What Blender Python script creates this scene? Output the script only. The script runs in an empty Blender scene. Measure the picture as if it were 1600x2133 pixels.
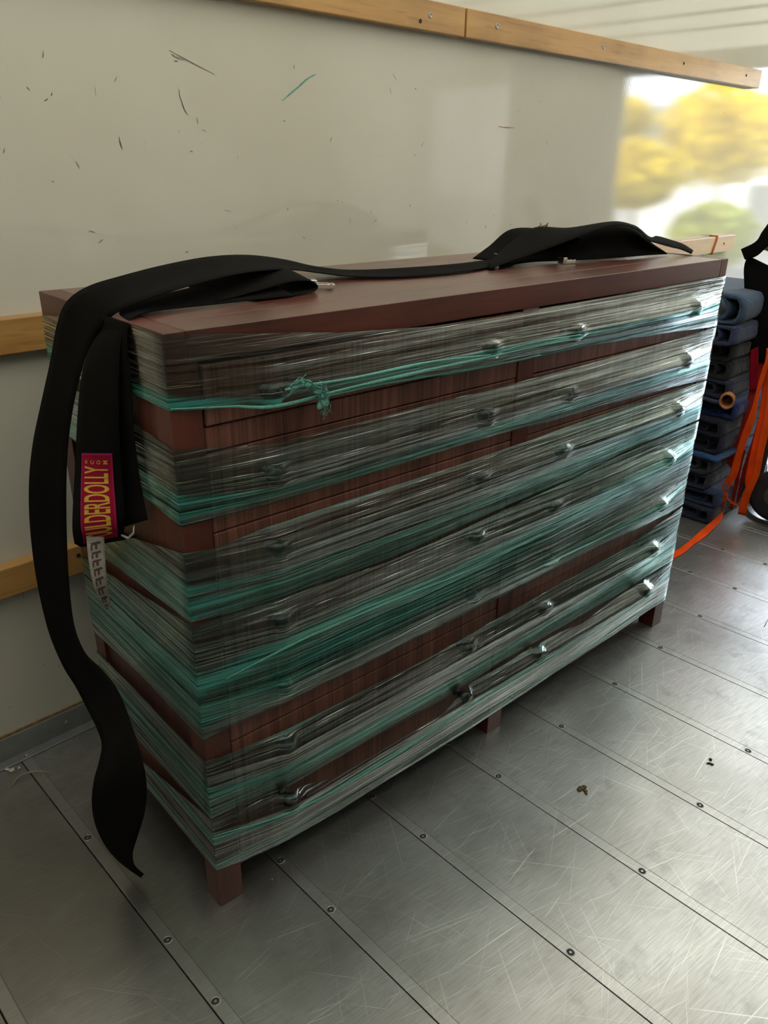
import bpy, bmesh, math, random
from mathutils import Vector, Matrix, noise
random.seed(7)
PI = math.pi
C = bpy.context.scene.collection
scene = bpy.context.scene

# ------------------------------------------------------------------ camera
TH = 0.0507                         # the dresser stands turned by this much against the truck wall
cam = bpy.data.cameras.new('camera')
cam.sensor_fit = 'HORIZONTAL'; cam.sensor_width = 36.0; cam.lens = 1621.1 / 1600 * 36.0
cam.clip_start = 0.05; cam.clip_end = 200
cam_ob = bpy.data.objects.new('camera', cam); C.objects.link(cam_ob)
cam_ob.location = (-0.619, -1.138, 1.5557)
cam_ob.rotation_euler = (1.1473, -0.0142, -0.7212 - TH)
scene.camera = cam_ob

# ------------------------------------------------------------------ light
w = bpy.data.worlds.new('sky'); scene.world = w; w.use_nodes = True
nt = w.node_tree; nt.nodes.clear()
out = nt.nodes.new('ShaderNodeOutputWorld'); bg = nt.nodes.new('ShaderNodeBackground')
tc = nt.nodes.new('ShaderNodeTexCoord'); sp = nt.nodes.new('ShaderNodeSeparateXYZ'); rp = nt.nodes.new('ShaderNodeValToRGB')
nt.links.new(tc.outputs['Generated'], sp.inputs[0]); nt.links.new(sp.outputs['Z'], rp.inputs[0])
rp.color_ramp.elements[0].position = 0.0; rp.color_ramp.elements[0].color = (0.86, 0.93, 1.0, 1)
rp.color_ramp.elements[1].position = 0.7; rp.color_ramp.elements[1].color = (0.62, 0.76, 1.0, 1)
nt.links.new(rp.outputs[0], bg.inputs['Color']); bg.inputs['Strength'].default_value = 8.8
nt.links.new(bg.outputs[0], out.inputs[0])
sun = bpy.data.lights.new('sun', 'SUN'); sun.energy = 23.0; sun.angle = math.radians(1.0); sun.color = (1.0, 0.95, 0.86)
sun_ob = bpy.data.objects.new('sun', sun); C.objects.link(sun_ob); sun_ob.location = (0, 0, 8)
sun_ob.rotation_euler = Vector((0.62, 0.30, -0.80)).to_track_quat('-Z', 'Y').to_euler()
XR = 6.7                            # rear doorway of the truck box
YW, YO, ZC = 0.82, -1.62, 2.46      # near wall, opposite wall, roof
po = bpy.data.lights.new('doorway_portal', 'AREA'); po.shape = 'RECTANGLE'; po.size = 2.3; po.size_y = 2.35
po.cycles.is_portal = True
po_ob = bpy.data.objects.new('doorway_portal', po); C.objects.link(po_ob)
po_ob.location = (XR + .02, -0.4, 1.15); po_ob.rotation_euler = (PI / 2, 0, PI / 2)
pr = bpy.data.lights.new('roof_portal', 'AREA'); pr.shape = 'RECTANGLE'; pr.size = 8.3; pr.size_y = 2.44
pr.cycles.is_portal = True
pr_ob = bpy.data.objects.new('roof_portal', pr); C.objects.link(pr_ob); pr_ob.location = (2.6, -0.4, ZC + .06)
vs = scene.view_settings
vs.view_transform = 'Standard'; vs.look = 'None'; vs.exposure = 0.0; vs.gamma = 1.0; vs.use_curve_mapping = False
cy = scene.cycles
cy.max_bounces = 10; cy.diffuse_bounces = 2; cy.glossy_bounces = 5; cy.transmission_bounces = 6; cy.transparent_max_bounces = 40
cy.caustics_reflective = False; cy.caustics_refractive = False; cy.sample_clamp_indirect = 8.0; cy.blur_glossy = 0.5

# ------------------------------------------------------------------ helpers
def link(o, parent=None):
    C.objects.link(o)
    if parent is not None: o.parent = parent
    return o
def mobj(name, verts, faces, mat, parent=None, smooth=False, loc=None):
    m = bpy.data.meshes.new(name); m.from_pydata([tuple(v) for v in verts], [], faces); m.update()
    if mat: m.materials.append(mat)
    if smooth: m.polygons.foreach_set('use_smooth', [True] * len(m.polygons))
    o = bpy.data.objects.new(name, m); link(o, parent)
    if loc: o.location = loc
    return o
def bmobj(name, bm, mat, parent=None, smooth=False, loc=None):
    m = bpy.data.meshes.new(name); bmesh.ops.recalc_face_normals(bm, faces=bm.faces); bm.to_mesh(m); bm.free()
    if mat: m.materials.append(mat)
    if smooth: m.polygons.foreach_set('use_smooth', [True] * len(m.polygons))
    o = bpy.data.objects.new(name, m); link(o, parent)
    if loc: o.location = loc
    return o
def bbox(bm, x0, x1, y0, y1, z0, z1, bev=0.0, seg=1):
    r = bmesh.ops.create_cube(bm, size=1.0); vs_ = r['verts']
    for v in vs_:
        v.co = Vector((x0 + (v.co.x + .5) * (x1 - x0), y0 + (v.co.y + .5) * (y1 - y0), z0 + (v.co.z + .5) * (z1 - z0)))
    if bev > 0:
        es = list({e for v in vs_ for e in v.link_edges})
        bmesh.ops.bevel(bm, geom=es, offset=bev, segments=seg, affect='EDGES', profile=.5)
def box(name, x0, x1, y0, y1, z0, z1, mat, parent=None, bev=0.002, loc=None, seg=1):
    bm = bmesh.new(); bbox(bm, x0, x1, y0, y1, z0, z1, bev, seg)
    return bmobj(name, bm, mat, parent, loc=loc)
def cyl(bm, p0, p1, r0, r1=None, n=16):
    p0 = Vector(p0); p1 = Vector(p1); r1 = r0 if r1 is None else r1
    d = p1 - p0
    M = Matrix.Translation((p0 + p1) / 2) @ d.to_track_quat('Z', 'Y').to_matrix().to_4x4()
    bmesh.ops.create_cone(bm, cap_ends=True, segments=n, radius1=r0, radius2=r1, depth=d.length, matrix=M)
def lathe(bm, prof, n=24, M=None):
    rings = []
    for r, z in prof:
        rings.append([bm.verts.new((r * math.cos(2 * PI * i / n), r * math.sin(2 * PI * i / n), z)) for i in range(n)])
    for a, b in zip(rings, rings[1:]):
        for i in range(n): bm.faces.new((a[i], a[(i + 1) % n], b[(i + 1) % n], b[i]))
    bm.faces.new(rings[0][::-1]); bm.faces.new(rings[-1])
    if M is not None: bmesh.ops.transform(bm, matrix=M, verts=[v for r in rings for v in r])
def tube(bm, pts, rad, n=8):
    pts = [Vector(p) for p in pts]; rings = []; up = Vector((0.13, 0.21, 1)).normalized()
    for i, p in enumerate(pts):
        t = (pts[min(i + 1, len(pts) - 1)] - pts[max(i - 1, 0)]).normalized()
        a = t.cross(up)
        if a.length < 1e-3: a = t.cross(Vector((1, 0, 0)))
        a.normalize(); b = t.cross(a)
        r = rad[i] if isinstance(rad, (list, tuple)) else rad
        rings.append([bm.verts.new(p + a * r * math.cos(2 * PI * k / n) + b * r * math.sin(2 * PI * k / n)) for k in range(n)])
    for a, b in zip(rings, rings[1:]):
        for i in range(n): bm.faces.new((a[i], a[(i + 1) % n], b[(i + 1) % n], b[i]))
    bm.faces.new(rings[0][::-1]); bm.faces.new(rings[-1])
def catmull(P, per):
    P = [Vector(p) for p in P]; Q = [P[0] * 2 - P[1]] + P + [P[-1] * 2 - P[-2]]; R = []
    for i in range(1, len(Q) - 2):
        for k in range(per):
            t = k / per; a, b, c, d = Q[i - 1], Q[i], Q[i + 1], Q[i + 2]
            R.append(.5 * ((2 * b) + (c - a) * t + (2 * a - 5 * b + 4 * c - d) * t * t + (3 * b - a - 3 * c + d) * t ** 3))
    R.append(Q[-2]); return R
c_, s_ = math.cos(TH), math.sin(TH)
def W(x, y, z): return Vector((c_ * x + s_ * y, -s_ * x + c_ * y, z))     # dresser frame -> truck frame
def ribbon(name, st, thick, mat, parent, per=6, nw=6, bow=0.0, toworld=True, org=(0, 0, 0), smooth_n=0):
    A = [s[0] for s in st]; B = [s[1] for s in st]
    for _ in range(smooth_n):
        A = [A[0]] + [tuple(.25 * A[i - 1][k] + .5 * A[i][k] + .25 * A[i + 1][k] for k in range(3)) for i in range(1, len(A) - 1)] + [A[-1]]
        B = [B[0]] + [tuple(.25 * B[i - 1][k] + .5 * B[i][k] + .25 * B[i + 1][k] for k in range(3)) for i in range(1, len(B) - 1)] + [B[-1]]
    A = catmull(A, per); B = catmull(B, per)
    if toworld: A = [W(*a) for a in A]; B = [W(*b) for b in B]
    O = Vector(org); n = len(A); verts = []; faces = []
    for sgn in (1, -1):
        for i in range(n):
            a, b = A[i], B[i]
            t = ((A[min(i + 1, n - 1)] + B[min(i + 1, n - 1)]) - (A[max(i - 1, 0)] + B[max(i - 1, 0)]))
            nn = (b - a).cross(t)
            nn = nn.normalized() if nn.length > 1e-9 else Vector((0, 0, 1))
            for k in range(nw + 1):
                f = k / nw
                verts.append(a.lerp(b, f) + nn * (bow * math.sin(PI * f) + sgn * thick / 2 * (1 if 0 < k < nw else .5)) - O)
    off = n * (nw + 1)
    for i in range(n - 1):
        for k in range(nw):
            q = i * (nw + 1) + k
            faces.append((q, q + 1, q + nw + 2, q + nw + 1)); faces.append((off + q, off + q + nw + 1, off + q + nw + 2, off + q + 1))
        for k in (0, nw):
            q = i * (nw + 1) + k; f = (q, q + nw + 1, off + q + nw + 1, off + q)
            faces.append(f if k == 0 else f[::-1])
    for i in (0, n - 1):
        for k in range(nw):
            q = i * (nw + 1) + k; f = (q, off + q, off + q + 1, q + 1)
            faces.append(f if i == 0 else f[::-1])
    return mobj(name, verts, faces, mat, parent, smooth=True)
def empty(name, loc, rz=0.0, **kw):
    o = bpy.data.objects.new(name, None); o.location = loc; o.rotation_euler = (0, 0, rz); o.empty_display_size = .1
    C.objects.link(o); return tag(o, **kw)
def tag(o, label=None, cat=None, group=None, kind=None):
    if label: o['label'] = label
    if cat: o['category'] = cat
    if group: o['group'] = group
    if kind: o['kind'] = kind
    return o

# ------------------------------------------------------------------ materials
class N:
    def __init__(s, name):
        s.m = bpy.data.materials.new(name); s.m.use_nodes = True; s.t = s.m.node_tree; s.t.nodes.clear()
        s.out = s.t.nodes.new('ShaderNodeOutputMaterial')
    def n(s, typ, **kw):
        nd = s.t.nodes.new('ShaderNode' + typ)
        for k, v in kw.items():
            if k.startswith('_'): setattr(nd, k[1:], v)
            else:
                key = int(k[1:]) if k[0] == 'i' and k[1:].isdigit() else k.replace('__', ' ')
                if isinstance(v, bpy.types.NodeSocket): s.t.links.new(v, nd.inputs[key])
                else: nd.inputs[key].default_value = v
        return nd
    def l(s, a, b): s.t.links.new(a, b)
    def coord(s, which='Object', scale=(1, 1, 1), rot=(0, 0, 0), loc=(0, 0, 0)):
        t = s.n('TexCoord'); mp = s.n('Mapping'); mp.inputs['Scale'].default_value = scale
        mp.inputs['Rotation'].default_value = rot; mp.inputs['Location'].default_value = loc
        s.l(t.outputs[which], mp.inputs[0]); return mp.outputs[0]
    def noise(s, vec, scale=5.0, detail=3.0, rough=.5, dist=0.0):
        n = s.n('TexNoise'); s.l(vec, n.inputs['Vector']); n.inputs['Scale'].default_value = scale
        n.inputs['Detail'].default_value = detail; n.inputs['Roughness'].default_value = rough; n.inputs['Distortion'].default_value = dist
        return n.outputs[0]
    def ramp(s, f, stops, interp='LINEAR'):
        r = s.n('ValToRGB'); r.color_ramp.interpolation = interp
        while len(r.color_ramp.elements) < len(stops): r.color_ramp.elements.new(.5)
        for e, (p_, c) in zip(r.color_ramp.elements, stops):
            e.position = p_; e.color = (c, c, c, 1) if isinstance(c, (int, float)) else (*c, 1)
        s.l(f, r.inputs[0]); return r.outputs[0]
    def mix(s, f, a, b, typ='MIX'):
        m = s.n('Mix', _data_type='RGBA', _blend_type=typ)
        for k, v in ((0, f), (6, a), (7, b)):
            if isinstance(v, bpy.types.NodeSocket): s.l(v, m.inputs[k])
            else: m.inputs[k].default_value = v if isinstance(v, float) else (*v, 1)
        return m.outputs[2]
    def math(s, op, a, b=0.0, clamp=False):
        m = s.n('Math', _operation=op, _use_clamp=clamp)
        for k, v in ((0, a), (1, b)):
            if isinstance(v, bpy.types.NodeSocket): s.l(v, m.inputs[k])
            else: m.inputs[k].default_value = v
        return m.outputs[0]
    def bump(s, h, st=.2, dist=.01, nrm=None):
        b = s.n('Bump'); s.l(h, b.inputs['Height']); b.inputs['Strength'].default_value = st; b.inputs['Distance'].default_value = dist
        if nrm is not None: s.l(nrm, b.inputs['Normal'])
        return b.outputs[0]
    def princ(s, col, rough=.5, metal=0.0, nrm=None, **kw):
        p = s.n('BsdfPrincipled')
        for k, v in (('Base Color', col), ('Roughness', rough), ('Metallic', metal)):
            if isinstance(v, bpy.types.NodeSocket): s.l(v, p.inputs[k])
            else: p.inputs[k].default_value = (*v, 1) if isinstance(v, tuple) else v
        if nrm is not None: s.l(nrm, p.inputs['Normal'])
        for k, v in kw.items(): p.inputs[k.replace('__', ' ')].default_value = v
        s.l(p.outputs[0], s.out.inputs[0]); return p

def M_plain(name, col, rough=.5, metal=0.0, var=.15, scale=30, bumpst=.15, **kw):
    m = N(name); co = m.coord(); n = m.noise(co, scale, 3)
    c = m.mix(m.ramp(n, [(.3, 0.0), (.7, 1.0)]), tuple(x * (1 - var) for x in col), tuple(min(1, x * (1 + var)) for x in col))
    m.princ(c, rough, metal, m.bump(n, bumpst, .002), **kw); return m.m

def M_wall(name='white_fibreglass_panel'):
    m = N(name); co = m.coord()
    stain = m.noise(co, 1.6, 4); spots = m.noise(co, 26, 3, .6); patch = m.noise(co, 3.0, 3)
    rib = m.n('TexWave', _wave_type='BANDS', _bands_direction='X'); m.l(m.coord(), rib.inputs[0]); rib.inputs['Scale'].default_value = 26; rib.inputs['Distortion'].default_value = .6; rib.inputs['Detail'].default_value = 1
    ribz = m.noise(m.coord(scale=(60, 1, 220)), 3.0, 2)
    c = m.mix(m.ramp(stain, [(.35, 0.0), (.7, 1.0)]), (.62, .59, .50), (.69, .665, .585))
    sp_ = m.math('MULTIPLY', m.ramp(spots, [(.70, 0.0), (.76, 1.0)]), m.ramp(patch, [(.52, 0.0), (.62, .6)]))
    c = m.mix(sp_, c, (.16, .14, .12))
    h = m.math('ADD', m.math('MULTIPLY', rib.outputs['Fac'], .5), m.math('MULTIPLY', ribz, .6))
    h = m.math('ADD', h, m.math('MULTIPLY', m.noise(co, 1.6, 1), 16.0))
    m.princ(c, .016, 0.0, m.bump(h, .075, .0004), IOR=1.65); return m.m

def M_floor():
    m = N('scratched_aluminium'); co = m.coord('Object')
    t = m.n('NewGeometry'); pos = t.outputs['Position']
    def mp(scale, rz=0.0, loc=(0, 0, 0)):
        r0 = m.n('Mapping'); m.l(pos, r0.inputs[0]); r0.inputs['Rotation'].default_value = (0, 0, rz); r0.inputs['Location'].default_value = loc
        q = m.n('Mapping'); m.l(r0.outputs[0], q.inputs[0]); q.inputs['Scale'].default_value = scale
        return q.outputs[0]
    brush = m.noise(mp((14, 300, 1), .12), 1.0, 4, .6)
    brush2 = m.noise(mp((300, 12, 1), -.1), 1.0, 3, .6)
    cloud = m.noise(mp((1, 1, 1)), 2.2, 4)
    cloud2 = m.noise(mp((1, 1, 1), 0, (9, 3, 0)), 9.0, 5, .65)
    scr = None
    for rz, sx, th, lo in ((.35, 3.2, .70, 1), (-.5, 2.6, .715, 4), (.9, 2.4, .715, 7), (1.35, 3.2, .72, 11), (-.12, 3.5, .705, 17), (.15, 2.2, .705, 23), (-1.0, 2.8, .72, 29)):
        k = m.noise(mp((sx, 230, 1), rz, (lo, lo * 2.3, lo)), 1.0, 1.0, .5, .25)
        r = m.ramp(k, [(th, 0.0), (th + .035, 1.0)])
        scr = r if scr is None else m.math('MAXIMUM', scr, r)
    base = m.mix(m.ramp(brush, [(.3, 0.0), (.7, 1.0)]), (.52, .525, .535), (.80, .81, .825))
    base = m.mix(m.math('MULTIPLY', m.ramp(cloud, [(.35, 0.0), (.65, 1.0)]), .55), base, (.33, .325, .315))
    base = m.mix(m.math('MULTIPLY', m.ramp(cloud2, [(.55, 0.0), (.75, 1.0)]), .5), base, (.2, .19, .18))
    base = m.mix(m.math('MULTIPLY', scr, .65), base, (.88, .88, .87))
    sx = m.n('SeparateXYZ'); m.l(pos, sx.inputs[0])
    x_tone = m.math('ADD', m.math('MULTIPLY', sx.outputs[0], -.55), m.math('MULTIPLY', m.noise(mp((1, 1, 1), 0, (3, 8, 0)), 1.3, 5, .6), 1.6))  # floor turns darker and browner toward low X, broken up by noise
    x_tone = m.ramp(x_tone, [(.35, 0.0), (1.0, 1.0)])
    base = m.mix(m.math('MULTIPLY', x_tone, .75), base, (.20, .185, .155))
    so_ = m.n('SeparateXYZ'); m.l(co, so_.inputs[0])
    lip = m.math('MULTIPLY', m.math('LESS_THAN', so_.outputs[0], .029), .14)
    base = m.mix(lip, base, (.80, .79, .77))
    rg = m.ramp(m.math('ADD', m.math('MULTIPLY', cloud2, .5), m.math('MULTIPLY', brush2, .5)), [(.35, .30), (.65, .42)])
    h = m.math('ADD', m.math('MULTIPLY', brush, .6), m.math('MULTIPLY', scr, -1.0))
    m.princ(base, rg, .9, m.bump(h, .12, .0008)); return m.m

def M_wood(name, dark, light, axis='Z', saw=False, rough=.42, coat=.10, sc=1.0):
    m = N(name)
    s = {'X': (1.2, 18, 18), 'Y': (18, 1.2, 18), 'Z': (18, 18, 1.2)}[axis]
    s = tuple(v * sc for v in s)
    co = m.coord(scale=s); g = m.noise(co, 1.6, 6, .6, .3); g2 = m.noise(m.coord(scale=tuple(v * 3 for v in s)), 2.0, 3)
    big = m.noise(m.coord(), 3.0, 3)
    c = m.mix(m.ramp(g, [(.3, 0.0), (.7, 1.0)]), dark, light)
    c = m.mix(m.math('MULTIPLY', m.ramp(g2, [(.55, 0.0), (.7, 1.0)]), .5), c, tuple(v * .45 for v in dark))
    c = m.mix(m.math('MULTIPLY', m.ramp(big, [(.4, 0.0), (.6, 1.0)]), .35), c, tuple(v * 1.5 for v in light))
    h = g
    if saw:
        sw = m.noise(m.coord(scale=(120, .2, .5)), 1.0, 4, .7)
        c = m.mix(m.math('MULTIPLY', m.ramp(sw, [(.38, 1.0), (.50, 0.0)]), .45), c, tuple(v * .35 for v in dark))
        c = m.mix(m.math('MULTIPLY', m.ramp(sw, [(.54, 0.0), (.68, 1.0)]), .3), c, tuple(min(1, v * 1.9 + .02) for v in light))
        h = m.math('ADD', m.math('MULTIPLY', g, .3), sw)
    scf = m.ramp(m.noise(m.coord(scale=(9, 9, 60)), 2.5, 2, .6, .6), [(.74, 0.0), (.78, .35)])
    c = m.mix(scf, c, (.5, .42, .36))
    m.princ(c, rough, 0.0, m.bump(h, .35 if saw else .2, .0015), Coat__Weight=coat, Coat__Roughness=.25, Specular__IOR__Level=.38); return m.m

def M_film():
    m = N('green_stretch_film')
    uv = m.n('UVMap').outputs[0]
    a = m.n('Attribute', _attribute_name='dens').outputs['Fac']
    def mp(scale, rz=0.0, loc=(0, 0, 0)):
        q = m.n('Mapping'); m.l(uv, q.inputs[0]); q.inputs['Scale'].default_value = scale; q.inputs['Rotation'].default_value = (0, 0, rz); q.inputs['Location'].default_value = loc
        return q.outputs[0]
    s1 = m.noise(mp((1.6, 190, 1)), 1.0, 3, .6)
    s2 = m.noise(mp((2.6, 420, 1), .012, (5, 2, 0)), 1.0, 2, .6)
    s3 = m.noise(mp((1.0, 62, 1), -.02, (2, 7, 0)), 1.0, 3, .55)
    st = m.math('ADD', m.math('MULTIPLY', s1, .5), m.math('ADD', m.math('MULTIPLY', s2, .25), m.math('MULTIPLY', s3, .35)))
    lines = m.ramp(st, [(.44, .04), (.53, .45), (.62, 1.4), (.72, 3.2)])
    d = m.math('MULTIPLY', a, lines, True)
    h = m.math('ADD', m.math('MULTIPLY', s1, 1.0), m.math('ADD', m.math('MULTIPLY', s2, .4), m.math('MULTIPLY', s3, 2.0)))
    nr = m.bump(h, .9, .0022)
    tr = m.n('BsdfTransparent'); m.l(m.mix(m.ramp(a, [(0, 0.0), (.9, 1.0)]), (.60, .68, .66), (.22, .56, .49)), tr.inputs[0])
    dc = m.mix(m.ramp(a, [(.06, 0.0), (.45, 1.0)]), (.12, .165, .155), (.065, .40, .355))
    df = m.n('BsdfDiffuse'); m.l(dc, df.inputs[0]); m.l(nr, df.inputs['Normal'])
    tl = m.n('BsdfTranslucent'); m.l(dc, tl.inputs[0])
    mx0 = m.n('MixShader'); mx0.inputs[0].default_value = .35; m.l(df.outputs[0], mx0.inputs[1]); m.l(tl.outputs[0], mx0.inputs[2])
    mx = m.n('MixShader'); m.l(d, mx.inputs[0]); m.l(tr.outputs[0], mx.inputs[1]); m.l(mx0.outputs[0], mx.inputs[2])
    fr = m.n('Fresnel'); fr.inputs[0].default_value = 1.5; m.l(nr, fr.inputs['Normal'])
    gl = m.n('BsdfGlossy'); gl.inputs['Roughness'].default_value = .09; m.l(m.mix(m.ramp(a, [(.12, 0.0), (.5, 1.0)]), (.92, 1.0, .98), (.66, .95, .89)), gl.inputs[0]); m.l(nr, gl.inputs['Normal'])
    ff = m.math('ADD', m.math('MULTIPLY', fr.outputs[0], 5.0), -.165, True)
    ff = m.math('MULTIPLY', ff, m.ramp(st, [(.45, .10), (.63, 1.0)]))
    ff = m.math('ADD', ff, m.math('MULTIPLY', m.ramp(m.noise(mp((5.5, 520, 1), .006, (1, 4, 0)), 1.0, 2, .5), [(.64, 0.0), (.70, 1.0)]), .42), True)
    mx2 = m.n('MixShader'); m.l(ff, mx2.inputs[0]); m.l(mx.outputs[0], mx2.inputs[1]); m.l(gl.outputs[0], mx2.inputs[2])
    m.l(mx2.outputs[0], m.out.inputs[0]); return m.m

def M_web(name, col, rough=.85, sc=900, sheen=.0):
    m = N(name); co = m.coord(); wv = m.n('TexWave', _bands_direction='Z'); m.l(co, wv.inputs[0]); wv.inputs['Scale'].default_value = sc / 3.2
    n = m.noise(co, 400, 2); n2 = m.noise(co, 9, 3)
    c = m.mix(m.ramp(n2, [(.3, 0.0), (.7, 1.0)]), tuple(v * .8 for v in col), tuple(v * 1.25 for v in col))
    m.princ(c, rough, 0.0, m.bump(m.math('ADD', n, wv.outputs['Fac']), .3, .0006), Specular__IOR__Level=.06); return m.m
def M_quilt(name, col):
    m = N(name); co = m.coord(); n = m.noise(m.coord(scale=(1, 1.6, 1)), 34, 4, .6); n2 = m.noise(co, 7, 3)
    wv = m.n('TexWave', _bands_direction='DIAGONAL'); m.l(co, wv.inputs[0]); wv.inputs['Scale'].default_value = 11; wv.inputs['Distortion'].default_value = 6.0; wv.inputs['Detail'].default_value = 2
    ln = m.ramp(wv.outputs['Fac'], [(.0, 1.0), (.06, 0.0)])
    c = m.mix(m.ramp(n2, [(.3, 0.0), (.7, 1.0)]), tuple(v * .65 for v in col), tuple(v * 1.3 for v in col))
    c = m.mix(m.math('MULTIPLY', ln, .2), c, tuple(min(1, v * 1.8 + .02) for v in col))
    sp_ = m.ramp(m.noise(co, 160, 1), [(.74, 0.0), (.78, .6)])
    c = m.mix(sp_, c, (.4, .4, .42))
    m.princ(c, .95, 0.0, m.bump(m.math('SUBTRACT', n, ln), .5, .006), Sheen__Weight=.2); return m.m

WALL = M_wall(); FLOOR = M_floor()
DW, LW = (.042, .0095, .0068), (.112, .027, .019)
WOODX = M_wood('mahogany_board', DW, LW, 'X'); WOODZ = M_wood('mahogany_post', DW, LW, 'Z')
WOODY = M_wood('mahogany_end_board', DW, LW, 'Y')
SAWN = M_wood('sawn_drawer_front', (.052, .016, .012), (.200, .080, .060), 'Z', saw=True, rough=.42, coat=.12)
TOPW = M_wood('polished_top', (.050, .0115, .0075), (.110, .028, .019), 'X', rough=.30, coat=.40)
PINE = M_wood('varnished_pine', (.33, .16, .045), (.50, .275, .09), 'X', rough=.35, coat=.3, sc=.7)
KNOB = M_plain('dark_iron_knob', (.035, .038, .038), .35, .6, .2, 60)
FILM = M_film()
WEB = M_web('black_webbing', (.0062, .0058, .0054), .9)
CHROME = M_plain('chrome_steel', (.75, .74, .72), .16, 1.0, .05, 30, .03)
STEEL = M_plain('dull_grey_steel', (.33, .33, .32), .4, .85, .2, 40)
SCREWM = M_plain('dark_screw', (.016, .016, .016), .6, 0, .3, 200)
SCREWRIM = M_plain('screw_rim', (.42, .41, .40), .3, .9, .1, 100)
DARK = M_plain('dark_gap', (.012, .012, .012), .9)
PLY = M_plain('plywood_edge', (.30, .18, .085), .8, 0, .35, 60, .5)
GREYM = M_plain('grey_metal_trim', (.27, .28, .28), .42, .6, .12, 20)
# ------------------------------------------------------------------ the truck box
X0 = -1.5
fl = box('floor', X0, XR, YO - .03, YW + .03, -.05, -.008, DARK, bev=0); tag(fl, kind='structure')
PITCH, SEAM0 = .3071, -.1430
def plank_mesh():
    prof = [(.0016, -.008), (.0016, -.0006), (.0024, 0), (.0272, 0), (.0280, -.0012), (.0290, -.0012), (.0298, 0), (.3050, 0), (.3058, -.0006), (.3058, -.008)]
    v = []; f = []
    for y in (YO, YW): v += [(x, y, z) for x, z in prof]
    n = len(prof)
    for i in range(n - 1): f.append((i, i + 1, n + i + 1, n + i)[::-1])
    f.append(tuple(range(n))); f.append(tuple(range(2 * n - 1, n - 1, -1)))
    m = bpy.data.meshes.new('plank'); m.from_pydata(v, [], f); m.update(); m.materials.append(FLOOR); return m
pm = plank_mesh()
def screw_mesh(r=.0082):
    bm = bmesh.new()
    lathe(bm, [(r * 1.22, -.001), (r * 1.22, .0003), (r * 1.02, .0005), (r, -.0002), (r * .95, .0006), (r * .55, .0010), (r * .42, .0010), (r * .34, -.0008), (.0004, -.0009)], 20)
    m = bpy.data.meshes.new('screw'); bmesh.ops.recalc_face_normals(bm, faces=bm.faces); bm.to_mesh(m); bm.free()
    m.materials.append(SCREWM); m.materials.append(SCREWRIM)
    for p in m.polygons:
        p.use_smooth = True
        if math.hypot(p.center.x, p.center.y) > r * .97: p.material_index = 1
    return m
sm_ = screw_mesh()
k = -4
while SEAM0 + k * PITCH < XR - .1:
    x = SEAM0 + k * PITCH
    o = bpy.data.objects.new('plank', pm); link(o, fl); o.location = (x, 0, 0)
    for y in (.3983, .0104, -.1773, -.6149, -.80 - .24, -1.24):
        q = bpy.data.objects.new('screw', sm_); link(q, o); q.location = (.0137, y, .0002); q.rotation_euler = (0, 0, random.random() * 6)
    k += 1
wn = box('wall_left', X0, XR, YW, YW + .03, .083, ZC, WALL, bev=0); tag(wn, kind='structure')
sk = box('plywood_edge', X0, XR, YW - .003, YW + .004, .074, .0835, PLY, wn, bev=.001)
wo = box('wall_right', X0, XR, YO - .03, YO, 0, ZC, WALL, bev=0); tag(wo, kind='structure')
wf = box('wall_front', X0 - .03, X0, YO, YW, 0, ZC, WALL, bev=0); tag(wf, kind='structure')
# translucent roof skin
m = N('translucent_roof_skin'); tl = m.n('BsdfTranslucent'); tl.inputs[0].default_value = (.262, .240, .182, 1); df = m.n('BsdfDiffuse'); df.inputs[0].default_value = (.5, .48, .42, 1)
mx = m.n('MixShader'); mx.inputs[0].default_value = .5; m.l(tl.outputs[0], mx.inputs[1]); m.l(df.outputs[0], mx.inputs[2]); m.l(mx.outputs[0], m.out.inputs[0]); ROOF = m.m
rf = mobj('ceiling', [(X0, YO, ZC), (XR, YO, ZC), (XR, YW, ZC), (X0, YW, ZC)], [(0, 3, 2, 1)], ROOF); tag(rf, kind='structure')
for i in range(12):
    x = X0 + .3 + i * .61
    box('roof_bow', x, x + .04, YO + .002, YW - .002, ZC - .018, ZC - .001, GREYM, rf, bev=.003)
# rear door frame
dj = empty('door_1', (XR, -.4, 0), kind='structure')
for y0, y1, z0, z1, nm in ((YW - .06, YW + .04, 0, ZC, 'jamb'), (YO - .04, YO + .07, 0, ZC, 'jamb'), (YO - .04, YW + .04, ZC - .16, ZC + .02, 'header')):
    box(nm, 0, .06, y0 + .4, y1 + .4, z0, z1, GREYM, dj, bev=.004)
# kick trim along the wall foot
kt = empty('baseboard_left', (2.3, YW, 0), kind='structure')
bm = bmesh.new()
bbox(bm, X0 - 2.3, XR - 2.3, -.006, -.0005, .0005, .074, .001); bbox(bm, X0 - 2.3, XR - 2.3, -.038, -.006, .0006, .0046, .001)
bmobj('angle_strip', bm, GREYM, kt)
def rivet(name, x, y, z, ax, par, r=.006, org=(0, 0, 0)):
    bm = bmesh.new(); lathe(bm, [(r, 0), (r * .96, r * .3), (r * .6, r * .55), (r * .3, r * .42), (r * .1, r * .35)], 16)
    o = bmobj(name, bm, STEEL, par, True, (x - org[0], y - org[1], z - org[2]))
    if ax == 'y': o.rotation_euler = (PI / 2, 0, 0)
    return o
for x in (-.9, -.46, .006, .47, .93):
    rivet('rivet', x, YW - .006, .037, 'y', kt, .0065, (2.3, YW, 0)); rivet('rivet', x - .13, YW - .024, .0046, 'z', kt, .0065, (2.3, YW, 0))
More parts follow.
